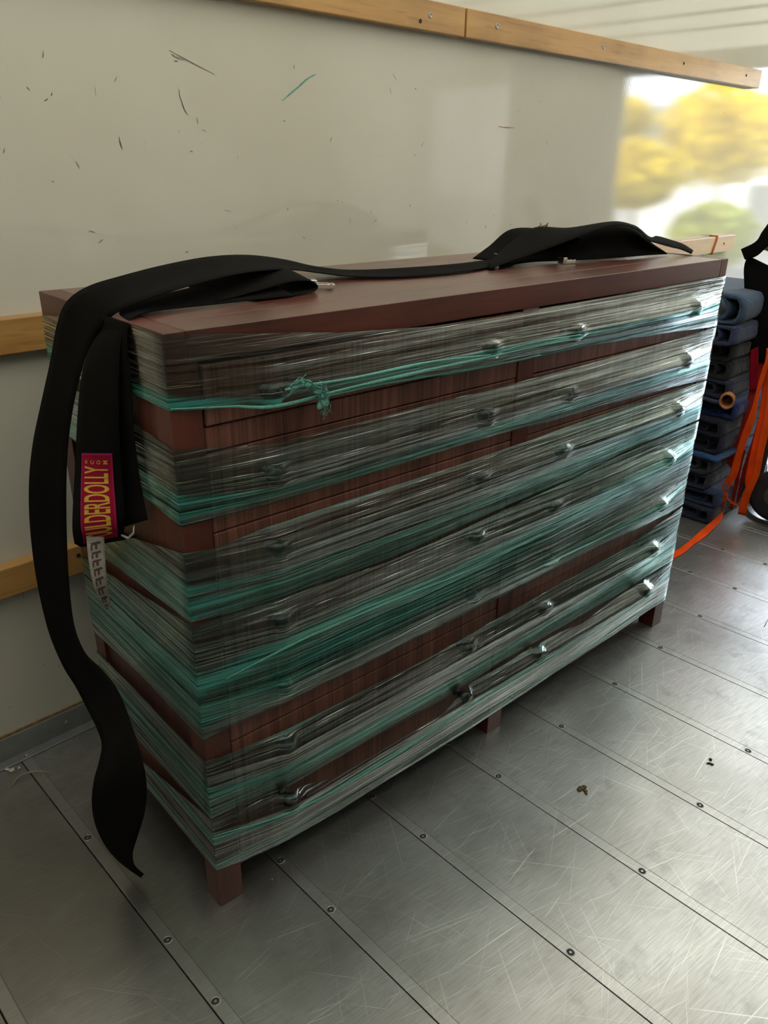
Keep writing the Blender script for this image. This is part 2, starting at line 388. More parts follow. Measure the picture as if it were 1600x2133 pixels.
# wooden lashing rails
def rail(name, x0, x1, z0, z1, screws):
    o = box(name, x0, x1, YW - .040, YW - .0005, z0, z1, PINE, bev=.003, seg=2); tag(o, kind='structure')
    for x, z, big in screws:
        bm = bmesh.new(); r = .0085 if big else .006
        lathe(bm, [(r, -.001), (r, .0012), (r * .7, .002), (r * .45, .0005), (r * .2, .0003)], 14)
        q = bmobj('screw', bm, STEEL if big else SCREWM, o, True, (x, YW - .040, z)); q.rotation_euler = (PI / 2, 0, 0)
    return o
rail('trim_1', X0, 1.604, 1.9247, 2.0067, [(1.439, 1.967, 1), (1.395, 1.947, 0), (.7, 1.966, 1)])
rail('trim_2', 1.612, 3.94, 1.9247, 2.0067, [(1.767, 1.973, 1), (2.433, 1.973, 1), (3.097, 1.97, 0), (3.759, 1.971, 0)])
rail('trim_3', X0, 3.992, 1.1276, 1.2106, [(3.86, 1.17, 0), (-.6, 1.17, 1)])
rail('trim_4', X0, 3.9, .5122, .5945, [(.108, .567, 0), (-.7, .55, 1)])
# pen and scuff marks rubbed onto the wall
def scuff(pts, wd, col, rough=.6):
    mt = M_plain('scuff_paint', col, rough, 0, .3, 300); v = []; f = []
    P = catmull([(x, 0, z) for x, z in pts], 4); n = len(P)
    for i, p in enumerate(P):
        t = (P[min(i + 1, n - 1)] - P[max(i - 1, 0)]).normalized(); q = Vector((-t.z, 0, t.x)); ww = wd * (.25 + .75 * math.sin(PI * (i + .6) / n)) * random.uniform(.7, 1.2)
        for s in (-1, 1): v.append((p.x + q.x * ww * s, YW - .0006, p.z + q.z * ww * s))
    for i in range(n - 1): f.append((2 * i, 2 * i + 1, 2 * i + 3, 2 * i + 2))
    mobj('scuff', v, f, mt, wn)
scuff([(.886, 1.705), (.92, 1.727), (.947, 1.744), (.98, 1.766), (1.01, 1.779)], .0028, (.12, .36, .31))
scuff([(.562, 1.714), (.562, 1.70), (.566, 1.688), (.572, 1.67), (.581, 1.656)], .0014, (.06, .055, .05))
scuff([(.385, 1.601), (.386, 1.588), (.39, 1.572)], .0016, (.07, .06, .05))
scuff([(.544, 1.797), (.60, 1.777), (.671, 1.754)], .0015, (.22, .19, .16)); scuff([(.548, 1.79), (.56, 1.784), (.585, 1.779)], .002, (.25, .22, .19))
scuff([(1.858, 1.676), (1.90, 1.674), (1.958, 1.675)], .0014, (.36, .10, .08))
for a in range(48):
    x, z = random.uniform(-.1, 1.5), random.uniform(1.3, 1.85)
    if a % 5 == 0: x, z = random.uniform(.1, .35), random.uniform(1.62, 1.78)
    if a % 7 == 0: x, z = random.uniform(-.2, .1), random.uniform(.1, .5)
    an = random.uniform(0, PI); L = random.uniform(.003, .012)
    g = random.uniform(.1, .3); scuff([(x, z), (x + L * math.cos(an), z + L * math.sin(an)), (x + 2 * L * math.cos(an + .08), z + 2 * L * math.sin(an + .08))], random.uniform(.0006, .0016), (g, g * .92, g * .84))

# ------------------------------------------------------------------ the chest of drawers
D, WD, H = .5506, 1.8725, 1.30
dr = empty('chest_of_drawers', (0, 0, 0), -TH, label='long dark mahogany chest of drawers wrapped in green stretch film', cat='chest of drawers')
TZ = 1.246
# top: long boards between two end boards
ys = [0, .095, .215, .335, .45, D]
for a, b in zip(ys, ys[1:]): box('top_board', .0405, WD - .0405, a + .0004, b - .0004, TZ, H, TOPW, dr, bev=.0012)
for x0, x1 in ((0, .040), (WD - .040, WD)): box('end_board', x0, x1, 0, D, TZ, H, WOODY, dr, bev=.0015)
PW = .060
for x0 in (0, .9055, WD - PW):
    box('post', x0, x0 + PW, .0005, .058, 0, TZ - .0005, WOODZ, dr, bev=.0015)
    box('post', x0, x0 + PW, D - .058, D, 0, TZ - .0005, WOODZ, dr, bev=.0015)
for x0 in (.004, WD - .024):
    bm = bmesh.new(); bbox(bm, x0 + .004, x0 + .016, .058, D - .058, .10, TZ - .001); bmobj('side_panel', bm, WOODZ, dr)
    box('side_rail', x0 - .003, x0 + .019, .058, D - .058, .10, .16, WOODY, dr); box('side_rail', x0 - .003, x0 + .019, .058, D - .058, 1.19, TZ - .001, WOODY, dr)
box('back_panel', .06, WD - .06, D - .02, D - .008, .10, TZ - .001, WOODX, dr, bev=0)
box('bottom_panel', .06, WD - .06, .03, D - .03, .095, .107, WOODX, dr, bev=0)
box('inner_panel', .061, WD - .061, .030, .038, .107, TZ - .002, DARK, dr, bev=0)
for a, b in ((.0605, .905), (.966, WD - .0605)): box('bottom_rail', a, b, .003, .03, .088, .121, WOODX, dr, bev=.0015)
ZB = [1.240, 1.082, .924, .766, .608, .4365, .2785, .1225]
KZ = [1.178, 1.022, .868, .706, .550, .386, .228]
KX = ((.181, .757), (1.070, 1.648))
def knob_mesh():
    bm = bmesh.new(); lathe(bm, [(.011, 0), (.011, .003), (.0065, .005), (.006, .013), (.011, .018), (.0158, .024), (.0172, .031), (.0158, .038), (.0105, .0425), (.004, .0445)], 24)
    m = bpy.data.meshes.new('knob'); bmesh.ops.recalc_face_normals(bm, faces=bm.faces); bm.to_mesh(m); bm.free(); m.materials.append(KNOB)
    for p in m.polygons: p.use_smooth = True
    return m
km = knob_mesh()
for col, (a, b) in enumerate(((.0625, .9035), (.9675, WD - .0625))):
    for r in range(7):
        zt, zb = ZB[r] - .0014, ZB[r + 1] + .0014
        y0 = .0035 + random.uniform(-.001, .0025)
        if col == 0 and r == 0:
            o = box('drawer', a, b, -.004, .030, 1.1335, zt, SAWN, dr, bev=.002, seg=2); box('drawer_rail', a, b, .004, .030, zb, 1.1285, SAWN, dr, bev=.0015)
            y0 = -.004
        else: o = box('drawer', a, b, y0, .030, zb, zt, SAWN, dr, bev=.002, seg=2)
        for x in KX[col]:
            q = bpy.data.objects.new('knob', km); link(q, o); q.location = (x, y0, KZ[r]); q.rotation_euler = (PI / 2, 0, 0)

# ------------------------------------------------------------------ stretch film wound round it
wr = empty('stretch_wrap', (0, 0, 0), -TH, label='clear green stretch film wound in bands around the dark chest of drawers', cat='plastic wrap')
def interp(P, x):
    if x <= P[0][0]: return P[0][1]
    for (a, b), (c, d) in zip(P, P[1:]):
        if x <= c: t = (x - a) / (c - a); return b + (d - b) * t
    return P[-1][1]
def env(x):            # how far the film stands off the drawer fronts: stretched from knob to knob
    return interp([(0, .0015), (.181, .049), (.757, .049), (1.07, .049), (1.648, .049), (WD, .0015)], x)
def env2(x): return interp([(0, .0015), (.181, .047), (.757, .049), (1.07, .049), (1.3, .038), (WD, .0015)], x)
def gauss(z, c, s): return math.exp(-((z - c) / s) ** 2)
SIDE = [(0, 0)]
def film_band(seed, top, bot, stop, sbot, teal, base=.12, kz=()):
    # top / bot over the front (x,z); stop / sbot over the side (y,z), y from 0 at the front edge
    rnd = random.Random(seed); path = []
    e = .0022
    for i in range(17): path.append(('l', D - D * i / 16))
    path.append(('c', 0))
    xs = sorted(set([i * WD / 110 for i in range(1, 110)] + [.181, .757, 1.07, 1.648]))
    for x in xs: path.append(('f', x))
    path.append(('d', 0))
    for i in range(9): path.append(('r', D * i / 8))
    for i in range(1, 5): path.append(('b', WD - WD * i / 5))
    path.append(('l2', 0))
    hgt = top[len(top) // 2][1] - bot[len(bot) // 2][1]; nv = max(12, int(hgt / .0028))
    ph = [(rnd.uniform(90, 700), rnd.uniform(0, 6), rnd.uniform(2, 9), rnd.uniform(0, 6), rnd.uniform(.4, 1)) for _ in range(16)]
    verts = []; faces = []; uvs = []; dens = []; u = 0; last = None
    zr = rnd.uniform(0, 50)
    for kind, t in path:
        if kind in 'lc' or kind == 'l2':
            zt, zb = interp(stop, t), interp(sbot, t)
            if kind == 'l2': zt, zb = interp(stop, D), interp(sbot, D)
        elif kind in 'f': zt, zb = interp(top, t), interp(bot, t)
        elif kind in 'dr': zt, zb = top[-1][1], bot[-1][1]
        else: f = t / WD; zt, zb = interp(stop, D) * (1 - f) + top[-1][1] * f, interp(sbot, D) * (1 - f) + bot[-1][1] * f
        cur = {'l': (0, t), 'c': (0, 0), 'f': (t, 0), 'd': (WD, 0), 'r': (WD, t), 'b': (t, D), 'l2': (0, D)}[kind]
        if last is not None: u += math.hypot(cur[0] - last[0], cur[1] - last[1])
        last = cur
        for j in range(nv + 1):
            f = j / nv; z = zb + (zt - zb) * f
            rip = sum(a * math.sin(q * z * 1.0 + p + .9 * math.sin(b * u + r)) for q, p, b, r, a in ph) / 8 * .0011
            if kind == 'f':
                g = max([gauss(z, kq, .030) for kq in kz] + [0]); ev = env2(t) * (1 - g) + env(t) * g
                cn = min(1, min(t, WD - t) / .10)
                tn = 0
                for kq in kz: tn = max(tn, 1 - abs(z - kq) / max(.02, (zt - kq) if z > kq else (kq - zb)))
                if len(kz) > 1 and kz[1] < z < kz[0]: tn = max(tn, .55 + .45 * abs(2 * (z - kz[1]) / (kz[0] - kz[1]) - 1))
                off = .0015 + ev * (.34 + .66 * max(0, tn) ** .9) + (rip * 1.3) * cn + .004 * cn * noise.noise(Vector((t * 2.2, z * 14, zr))) + .0016 * cn * noise.noise(Vector((t * 9, z * 30, zr + 5)))
                kd = max([gauss(t, kx, .03) * gauss(z, kq, .024) for kx in (.181, .757, 1.07, 1.648) for kq in kz] + [0])
                off = max(off, .0508 * min(1, kd * 1.8))
                off = max(off, .0012)
                p = (t, -off, z)
            elif kind in 'l': p = (-e - abs(rip) * .8, t, z)
            elif kind == 'c': p = (-e * .7, -e * .7, z)
            elif kind == 'd': p = (WD + e * .7, -e * .7, z)
            elif kind == 'r': p = (WD + e + abs(rip) * .6, t, z)
            elif kind == 'b': p = (t, D + e + abs(rip) * .6, z)
            else: p = (-e, D + e * .5, z)
            dv = base + .16 * noise.noise(Vector((u * 1.5, z * 20, zr))) + (.14 * min(1, max(0, t - .8)) if kind == 'f' and seed in (3, 4, 5) else 0)
            for ln, wd_, am, uo in teal:
                if kind == 'f': zc = interp(ln, t); dv += 1.25 * am * gauss(z, zc, wd_)
                elif kind in 'lc': zc = interp(ln, 0) + (uo * t); dv += am * gauss(z, zc, wd_ * 1.6)
                else: dv += am * .5 * gauss(z, interp(ln, WD), wd_ * 1.5)
            dv += .22 * gauss(f, 0, .03) + .12 * gauss(f, 1, .02)
            if kind in 'lc': dv += .04
            verts.append(p); uvs.append((u, z)); dens.append(max(0, min(1, dv)))
    n = nv + 1
    for i in range(len(path) - 1):
        for j in range(nv):
            q = i * n + j; faces.append((q, q + n, q + n + 1, q + 1))
    o = mobj('film_band', verts, faces, FILM, wr, smooth=True); me = o.data
    ul = me.uv_layers.new(name='UVMap')
    for lp in me.loops: ul.data[lp.index].uv = uvs[lp.vertex_index]
    at = me.attributes.new('dens', 'FLOAT', 'POINT'); at.data.foreach_set('value', dens)
    return o
film_band(1, [(0, 1.2985), (.07, 1.293), (.16, 1.283), (.26, 1.274), (.35, 1.262), (.47, 1.254), (.6, 1.246), (1.87, 1.249)],
          [(0, 1.173), (.13, 1.160), (.35, 1.149), (.6, 1.138), (.77, 1.131), (1.13, 1.130), (1.35, 1.123), (1.6, 1.112), (1.87, 1.095)],
          [(0, 1.2985), (.2, 1.297), (D, 1.25)], [(0, 1.173), (.15, 1.173), (D, 1.13)],
          [([(0, 1.186), (.181, 1.163), (.35, 1.172), (.76, 1.172), (1.1, 1.172), (1.87, 1.165)], .009, .75, -.02), ([(0, 1.18), (.2, 1.159), (.35, 1.153), (.6, 1.142), (.9, 1.135), (1.2, 1.14), (1.87, 1.12)], .006, .5, 0)], .05, kz=(KZ[0],))
film_band(2, [(0, 1.104), (.06, 1.097), (.18, 1.078), (.9, 1.080), (1.245, 1.083), (1.6, 1.088), (1.87, 1.092)],
          [(0, .960), (.06, .959), (.7, .961), (1.163, .954), (1.4, .946), (1.657, .937), (1.87, .925)],
          [(0, 1.104), (.15, 1.115), (D, 1.12)], [(0, .96), (.15, .974), (D, 1.0)],
          [([(0, .985), (.35, .985), (.9, .99), (1.2, .985), (1.87, .97)], .016, .38, 0), ([(0, 1.01), (.4, .97), (1.87, 1.0)], .007, .35, .03)], .09, kz=(KZ[1],))
film_band(3, [(0, .907), (.06, .902), (.17, .914), (.9, .919), (1.4, .926), (1.87, .920)],
          [(0, .760), (.22, .752), (.48, .743), (.9, .760), (1.2, .766), (1.43, .784), (1.87, .79)],
          [(0, .907), (.3, .836), (.45, .79), (D, .78)], [(0, .762), (.5, .733), (D, .73)],
          [([(0, .79), (.48, .775), (.9, .79), (1.87, .82)], .03, .26, -.05), ([(0, .83), (.5, .80), (.9, .81), (1.87, .84)], .007, .3, 0)], .14, kz=(KZ[2],))
film_band(4, [(0, .754), (.22, .747), (.48, .735), (.63, .737), (.9, .749), (1.09, .757), (1.31, .772), (1.87, .782)],
          [(0, .484), (.06, .491), (.9, .487), (1.4, .489), (1.77, .475), (1.87, .482)],
          [(0, .754), (.3, .715), (.5, .69), (D, .68)], [(0, .484), (.3, .486), (D, .47)],
          [([(0, .615), (.2, .652), (.35, .660), (.64, .640), (.9, .655), (1.22, .660), (1.87, .69)], .020, .62, -.12), ([(0, .56), (.3, .60), (.9, .63), (1.3, .69), (1.87, .70)], .03, .28, .2), ([(0, .53), (1, .54), (1.87, .56)], .012, .22, 0)], .15, kz=(KZ[3], KZ[4]))
film_band(5, [(0, .427), (.06, .42), (.4, .415), (.65, .411), (.9, .424), (1.26, .428), (1.5, .430), (1.8, .462), (1.87, .472)],
          [(0, .270), (.2, .257), (.66, .250), (.92, .266), (1.3, .262), (1.87, .26)],
          [(0, .427), (.36, .420), (D, .41)], [(0, .270), (.5, .25), (D, .25)],
          [([(0, .335), (.35, .305), (.66, .30), (.92, .315), (1.3, .31), (1.87, .32)], .018, .42, 0), ([(0, .29), (1.87, .275)], .006, .3, 0)], .12, kz=(KZ[5],))
film_band(6, [(0, .268), (.17, .252), (.30, .232), (.66, .232), (.80, .252), (.92, .252), (1.07, .254), (1.3, .243), (1.64, .257), (1.87, .258)],
          [(0, .119), (.07, .105), (.33, .090), (.9, .090), (1.87, .095)],
          [(0, .268), (.35, .19), (D, .19)], [(0, .119), (.33, .113), (D, .11)],
          [([(0, .21), (.181, .205), (.5, .19), (.78, .205), (1.1, .21), (1.87, .22)], .009, .7, 0), ([(0, .135), (1.0, .125), (1.87, .115)], .006, .3, 0)], .09, kz=(KZ[6],))
# gathered cords of film and the torn tangle by the first knob
TEALM = M_plain('gathered_green_film', (.15, .54, .45), .3, 0, .3, 260, .5, Transmission__Weight=.5)
def cord(pts, r, wd=0.0):
    P = catmull([(x, -y, z) for x, y, z in pts], 8)
    if wd:
        st = []
        for i, p in enumerate(P):
            k = wd * (.55 + .45 * math.sin(PI * min(1, max(.05, i / (len(P) - 1))))) * (.8 + .5 * noise.noise(Vector((p.x * 7, r * 900, 1)))) / 2; t = .003 * noise.noise(Vector((p.x * 5, 3, r * 500)))
            st.append(((p.x, p.y + t, p.z + k), (p.x, p.y - t, p.z - k)))
        return ribbon('film_cord', st, .0008, TEALM, wr, per=1, nw=5, bow=.001, toworld=False)
    bm = bmesh.new(); R = [r * (.7 + .5 * abs(noise.noise(Vector((p.x * 9, r * 900, 0))))) for p in P]
    tube(bm, P, R, 8); return bmobj('film_cord', bm, TEALM, wr, True)
cord([(.0, .003, 1.176), (.10, .028, 1.168), (.181, .052, 1.160), (.35, .054, 1.166), (.55, .055, 1.1685), (.757, .053, 1.168), (.9, .053, 1.170), (1.07, .053, 1.168)], .0014, .0065)
cord([(.195, .052, 1.186), (.24, .053, 1.187), (.35, .053, 1.183), (.55, .054, 1.184), (.74, .052, 1.172)], .0012, .006)
cord([(.19, .05, 1.158), (.30, .045, 1.156), (.45, .035, 1.153), (.70, .03, 1.142), (.95, .026, 1.138)], .0016, .0045)
cord([(.76, .053, 1.176), (.9, .053, 1.180), (1.07, .053, 1.176)], .0011, .006)
cord([(.0, .003, .222), (.181, .052, .2145), (.45, .05, .195), (.78, .052, .214), (1.08, .052, .214), (1.4, .05, .205), (1.65, .052, .218)], .0014, .005)
cord([(.05, .02, .62), (.25, .048, .655), (.5, .048, .650), (.75, .048, .640), (1.0, .048, .652)], .0013, .005)
bm = bmesh.new(); rr = random.Random(5)
anchor = [(.197, 1.187), (.208, 1.194), (.222, 1.200), (.237, 1.196), (.248, 1.186), (.258, 1.180), (.268, 1.172), (.272, 1.160), (.270, 1.150), (.276, 1.141), (.272, 1.134)]
for k in range(46):
    i = rr.randrange(len(anchor) - 3); L = rr.randrange(3, 6); dx, dz, dy = rr.gauss(0, .0055), rr.gauss(0, .0050), rr.uniform(0, .010); P = []
    for j in range(L):
        a = anchor[min(i + j, len(anchor) - 1)]; P.append((a[0] + dx + rr.gauss(0, .002), -.056 - dy - rr.uniform(0, .003), a[1] + dz + rr.gauss(0, .002)))
    tube(bm, catmull(P, 5), rr.uniform(.0003, .0008), 4)
for k in range(16):      # crumpled scraps of film
    a = anchor[rr.randrange(len(anchor))]; c0 = Vector((a[0] + rr.gauss(0, .004), -.060 - rr.uniform(0, .006), a[1] + rr.gauss(0, .004))); q = []
    for j in range(6): an = j * PI / 3; q.append(bm.verts.new(c0 + Vector((math.cos(an) * rr.uniform(.003, .011), rr.uniform(-.004, .004), math.sin(an) * rr.uniform(.002, .008)))))
    cc = bm.verts.new(c0 + Vector((0, -.003, 0)))
    for j in range(6): bm.faces.new((q[j], q[(j + 1) % 6], cc))
for k in range(9):
    a = anchor[-1 - rr.randrange(3)]; x, z_ = a[0] + rr.uniform(-.012, .014), a[1] + rr.uniform(-.004, .006)
    tube(bm, catmull([(x, -.060, z_), (x + rr.uniform(-.004, .004), -.063, z_ - .006), (x + rr.uniform(-.006, .008), -.062, z_ - rr.uniform(.010, .020))], 4), rr.uniform(.0004, .0008), 4)
bmobj('torn_film_tangle', bm, TEALM, wr, True)
# ------------------------------------------------------------------ lifting strap over the chest
BAND1 = [((1.179, 0.336, 1.31),(1.085, 0.253, 1.305)),
  ((0.988, 0.282, 1.312),(0.898, 0.196, 1.305)),
  ((0.807, 0.338, 1.313),(0.724, 0.245, 1.305)),
  ((0.692, 0.392, 1.303),(0.619, 0.29, 1.306)),
  ((0.642, 0.456, 1.313),(0.568, 0.355, 1.318)),
  ((0.506, 0.393, 1.349),(0.453, 0.28, 1.34)),
  ((0.377, 0.339, 1.371),(0.337, 0.222, 1.352)),
  ((0.262, 0.296, 1.377),(0.236, 0.176, 1.355)),
  ((0.162, 0.282, 1.371),(0.14, 0.162, 1.345)),
  ((0.051, 0.265, 1.353),(0.046, 0.142, 1.33)),
  ((-0.003, 0.29, 1.342),(0.007, 0.168, 1.318)),
  ((-0.028, 0.339, 1.312),(-0.01, 0.219, 1.283)),
  ((-0.035, 0.378, 1.26),(-0.02, 0.255, 1.247)),
  ((-0.038, 0.407, 1.197),(-0.03, 0.282, 1.201)),
  ((-0.063, 0.456, 1.093),(-0.04, 0.335, 1.116)),
  ((-0.086, 0.489, 0.995),(-0.05, 0.374, 1.029)),
  ((-0.102, 0.502, 0.919),(-0.06, 0.387, 0.944)),
  ((-0.112, 0.521, 0.8),(-0.07, 0.407, 0.829)),
  ((-0.119, 0.523, 0.705),(-0.08, 0.409, 0.739)),
  ((-0.124, 0.502, 0.517),(-0.1, 0.394, 0.575)),
  ((-0.12, 0.439, 0.482),(-0.1, 0.343, 0.559)),
  ((-0.112, 0.381, 0.445),(-0.08, 0.296, 0.531)),
  ((-0.117, 0.322, 0.427),(-0.07, 0.245, 0.514)),
  ((-0.129, 0.242, 0.425),(-0.09, 0.164, 0.515)),
  ((-0.138, 0.166, 0.441),(-0.11, 0.081, 0.528)),
  ((-0.17, 0.127, 0.44),(-0.12, 0.034, 0.507)),
  ((-0.193, 0.107, 0.419),(-0.12, 0.016, 0.463)),
  ((-0.207, 0.103, 0.374),(-0.12, 0.019, 0.405)),
  ((-0.199, 0.143, 0.275),(-0.12, 0.054, 0.314)),
  ((-0.173, 0.187, 0.158),(-0.13, 0.093, 0.229)),
  ((-0.134, 0.244, 0.037),(-0.13, 0.155, 0.125)),
  ((-0.121, 0.206, 0.029),(-0.125, 0.167, 0.074)),
  ((-0.11, 0.168, 0.029),(-0.11, 0.15, 0.053)),]
BAND2 = [((0.321, 0.322, 1.321),(0.458, 0.238, 1.304)),
  ((0.354, 0.29, 1.326),(0.375, 0.169, 1.304)),
  ((0.304, 0.294, 1.325),(0.278, 0.174, 1.304)),
  ((0.242, 0.269, 1.328),(0.179, 0.163, 1.305)),
  ((0.171, 0.271, 1.32),(0.098, 0.171, 1.306)),
  ((0.098, 0.266, 1.309),(0.048, 0.151, 1.308)),
  ((0.035, 0.255, 1.304),(0.011, 0.132, 1.308)),
  ((-0.008, 0.252, 1.265),(-0.008, 0.13, 1.293)),
  ((-0.029, 0.259, 1.223),(-0.015, 0.138, 1.251)),
  ((-0.05, 0.259, 1.172),(-0.025, 0.138, 1.193)),
  ((-0.063, 0.272, 1.078),(-0.03, 0.154, 1.102)),
  ((-0.081, 0.269, 0.986),(-0.035, 0.155, 1.01)),
  ((-0.099, 0.255, 0.935),(-0.04, 0.147, 0.955)),
  ((-0.114, 0.239, 0.889),(-0.045, 0.141, 0.924)),
  ((-0.094, 0.293, 0.844),(-0.03, 0.194, 0.885)),]
PILEA = [((1.121, 0.304, 1.308),(1.028, 0.221, 1.306)),
  ((1.209, 0.316, 1.349),(1.166, 0.2, 1.335)),
  ((1.313, 0.31, 1.39),(1.292, 0.19, 1.36)),
  ((1.436, 0.291, 1.385),(1.378, 0.18, 1.38)),
  ((1.56, 0.24, 1.399),(1.457, 0.17, 1.395)),
  ((1.629, 0.232, 1.395),(1.527, 0.16, 1.397)),
  ((1.709, 0.232, 1.376),(1.607, 0.16, 1.381)),
  ((1.776, 0.221, 1.348),(1.667, 0.16, 1.351)),
  ((1.831, 0.229, 1.35),(1.736, 0.15, 1.335)),
  ((1.879, 0.211, 1.339),(1.777, 0.14, 1.326)),
  ((1.947, 0.199, 1.322),(1.837, 0.14, 1.316)),
  ((1.969, 0.172, 1.302),(1.858, 0.115, 1.304)),]
PILEB = [((1.181, 0.321, 1.301),(1.087, 0.239, 1.305)),
  ((1.342, 0.34, 1.313),(1.245, 0.261, 1.305)),
  ((1.448, 0.304, 1.341),(1.354, 0.229, 1.305)),
  ((1.515, 0.275, 1.363),(1.429, 0.206, 1.305)),
  ((1.588, 0.257, 1.382),(1.512, 0.194, 1.305)),
  ((1.671, 0.25, 1.38),(1.6, 0.18, 1.305)),
  ((1.759, 0.253, 1.363),(1.684, 0.171, 1.305)),
  ((1.844, 0.26, 1.329),(1.782, 0.154, 1.305)),]
LABEL = [((-0.058, 0.275, 1.027),(-0.04, 0.168, 1.048)),
  ((-0.068, 0.261, 0.985),(-0.045, 0.157, 1.011)),
  ((-0.073, 0.259, 0.947),(-0.048, 0.155, 0.974)),
  ((-0.077, 0.26, 0.906),(-0.05, 0.159, 0.939)),
  ((-0.079, 0.274, 0.851),(-0.05, 0.178, 0.897)),]
CARE = [((-0.053, 0.271, 0.842),(-0.03, 0.253, 0.85)),
  ((-0.054, 0.27, 0.804),(-0.03, 0.255, 0.813)),
  ((-0.048, 0.28, 0.753),(-0.03, 0.26, 0.766)),
  ((-0.021, 0.325, 0.67),(-0.02, 0.295, 0.673)),]
so = W(.1, .25, 1.30)
ls = empty('lifting_strap', so, label='wide black webbing lifting strap draped over the left end of the wrapped chest', cat='strap')
ORG = tuple(so)
ribbon('long_strap', BAND1, .0035, WEB, ls, bow=.004, org=ORG, smooth_n=1)
ribbon('folded_strap', BAND2[1:], .0035, WEB, ls, bow=-.003, org=ORG, smooth_n=1)
# return ply of the folded loop, hanging behind it
def shift(st, dx, dy, dz): return [((a[0] + dx, a[1] + dy, a[2] + dz), (b[0] + dx, b[1] + dy, b[2] + dz)) for a, b in st]
back = [((-.004, .225, 1.298), (-.004, .115, 1.300))] + [((a[0] * .3 - .004, a[1] - .03, a[2]), (max(b[0], -.010), b[1] - .022, b[2] + .01)) for a, b in BAND2[8:14]]
ribbon('strap_return', back, .003, WEB, ls, org=ORG)
e = BAND2[-1]
ribbon('strap_fold', [BAND2[-1], ((e[0][0] + .014, e[0][1] - .005, e[0][2] - .010), (e[1][0] + .012, e[1][1] - .01, e[1][2] - .010)), ((e[0][0] + .034, e[0][1] - .02, e[0][2] + .002), (e[1][0] + .017, e[1][1] - .03, e[1][2] + .0))], .0035, WEB, ls, org=ORG)
# pouch-like loop on top by the buckle
LOOP = [((.20, .285, 1.325), (.20, .175, 1.308)), ((.30, .300, 1.340), (.30, .185, 1.318)), ((.38, .305, 1.347), (.38, .19, 1.328)), ((.43, .30, 1.346), (.43, .192, 1.326)), ((.458, .30, 1.333), (.458, .20, 1.315)), ((.452, .30, 1.312), (.452, .195, 1.306)), ((.41, .30, 1.304), (.41, .18, 1.304)), ((.30, .29, 1.304), (.30, .17, 1.304))]
ribbon('strap_loop', LOOP, .003, WEB, ls, org=ORG)
ribbon('strap_pile', PILEA, .0035, WEB, ls, bow=.005, org=ORG, smooth_n=0)
PILEB = [((a[0], a[1], a[2] + (.013 if 0 < i < 7 else 0)), q) for i, (a, q) in enumerate(PILEB)]
ribbon('strap_pile', PILEB, .0035, WEB, ls, org=ORG)
ribbon('strap_pile', [((1.18, .42, 1.304), (1.20, .31, 1.304)), ((1.25, .42, 1.335), (1.27, .31, 1.32)), ((1.33, .41, 1.378), (1.35, .30, 1.36)), ((1.45, .38, 1.375), (1.45, .27, 1.36)), ((1.6, .37, 1.35), (1.6, .26, 1.33)), ((1.8, .36, 1.306), (1.8, .25, 1.306))], .0035, WEB, ls, org=ORG)
# frayed end tuft
bm = bmesh.new()
for k in range(7):
    a = W(1.335 + random.uniform(-.02, .02), .30, 1.388); tube(bm, [a - so, a - so + Vector((random.uniform(-.006, .006), 0, .006)), a - so + Vector((random.uniform(-.012, .012), 0, random.uniform(.006, .014)))], .0010, 5)
bmobj('frayed_thread', bm, WEB, ls, True)
def buckle(x, y, z, yaw, pitch=0.0, L=.036, wd=.019):
    bm = bmesh.new(); t = .0025
    bbox(bm, -L / 2, L / 2, -wd / 2, -wd / 2 + .003, 0, .009, .0006); bbox(bm, -L / 2, L / 2, wd / 2 - .003, wd / 2, 0, .009, .0006)
    bbox(bm, -L / 2, -L / 2 + .013, -wd / 2, wd / 2, .0, .0165, .001); bbox(bm, L / 2 - .004, L / 2, -wd / 2, wd / 2, .002, .010, .001)
    cyl(bm, (L / 2 - .010, -wd / 2 - .001, .006), (L / 2 - .010, wd / 2 + .001, .006), .0035, n=12)
    o = bmobj('buckle', bm, CHROME, ls, False, W(x, y, z) - so); o.rotation_euler = (0, pitch, yaw); o['label'] = 'chrome cam buckle'
    return o
buckle(.490, .225, 1.3035, -.55, .05, .052, .026)
buckle(1.335, .205, 1.3015, -.25, 0, .044, .024)
buckle(1.245, .36, 1.303, -.4, 0, .05, .03)
# dark red woven label with yellow lettering
REDM = M_web('red_woven_label', (.30, .008, .035), .7, 1200); YELM = M_web('yellow_woven_letter', (.62, .36, .06), .7, 1200); MAG = M_web('label_border', (.34, .02, .12), .7, 1200)
def strap_surf(st, smooth_n=1):
    A = [s[0] for s in st]; B = [s[1] for s in st]
    for _ in range(smooth_n):
        A = [A[0]] + [tuple(.25 * A[i - 1][k] + .5 * A[i][k] + .25 * A[i + 1][k] for k in range(3)) for i in range(1, len(A) - 1)] + [A[-1]]
        B = [B[0]] + [tuple(.25 * B[i - 1][k] + .5 * B[i][k] + .25 * B[i + 1][k] for k in range(3)) for i in range(1, len(B) - 1)] + [B[-1]]
    return [W(*a) for a in catmull(A, 6)], [W(*q) for q in catmull(B, 6)]
SA, SB = strap_surf(BAND2[1:])
U0, U1 = 9.45 * 6, (len(BAND2) - 2) * 6
ARC = [0.0]
for i in range(64):
    f0 = U0 + (U1 - U0) * i / 64; f1 = min(U0 + (U1 - U0) * (i + 1) / 64, len(SA) - 1.001)
    pq = lambda f: SA[int(f)].lerp(SA[min(int(f) + 1, len(SA) - 1)], f - int(f))
    ARC.append(ARC[-1] + (pq(f1) - pq(f0)).length)
def uarc(u):
    L = max(0, min(1, u)) * ARC[-1]
    for i in range(64):
        if L <= ARC[i + 1]: return (i + (L - ARC[i]) / (ARC[i + 1] - ARC[i] + 1e-9)) / 64
    return 1.0
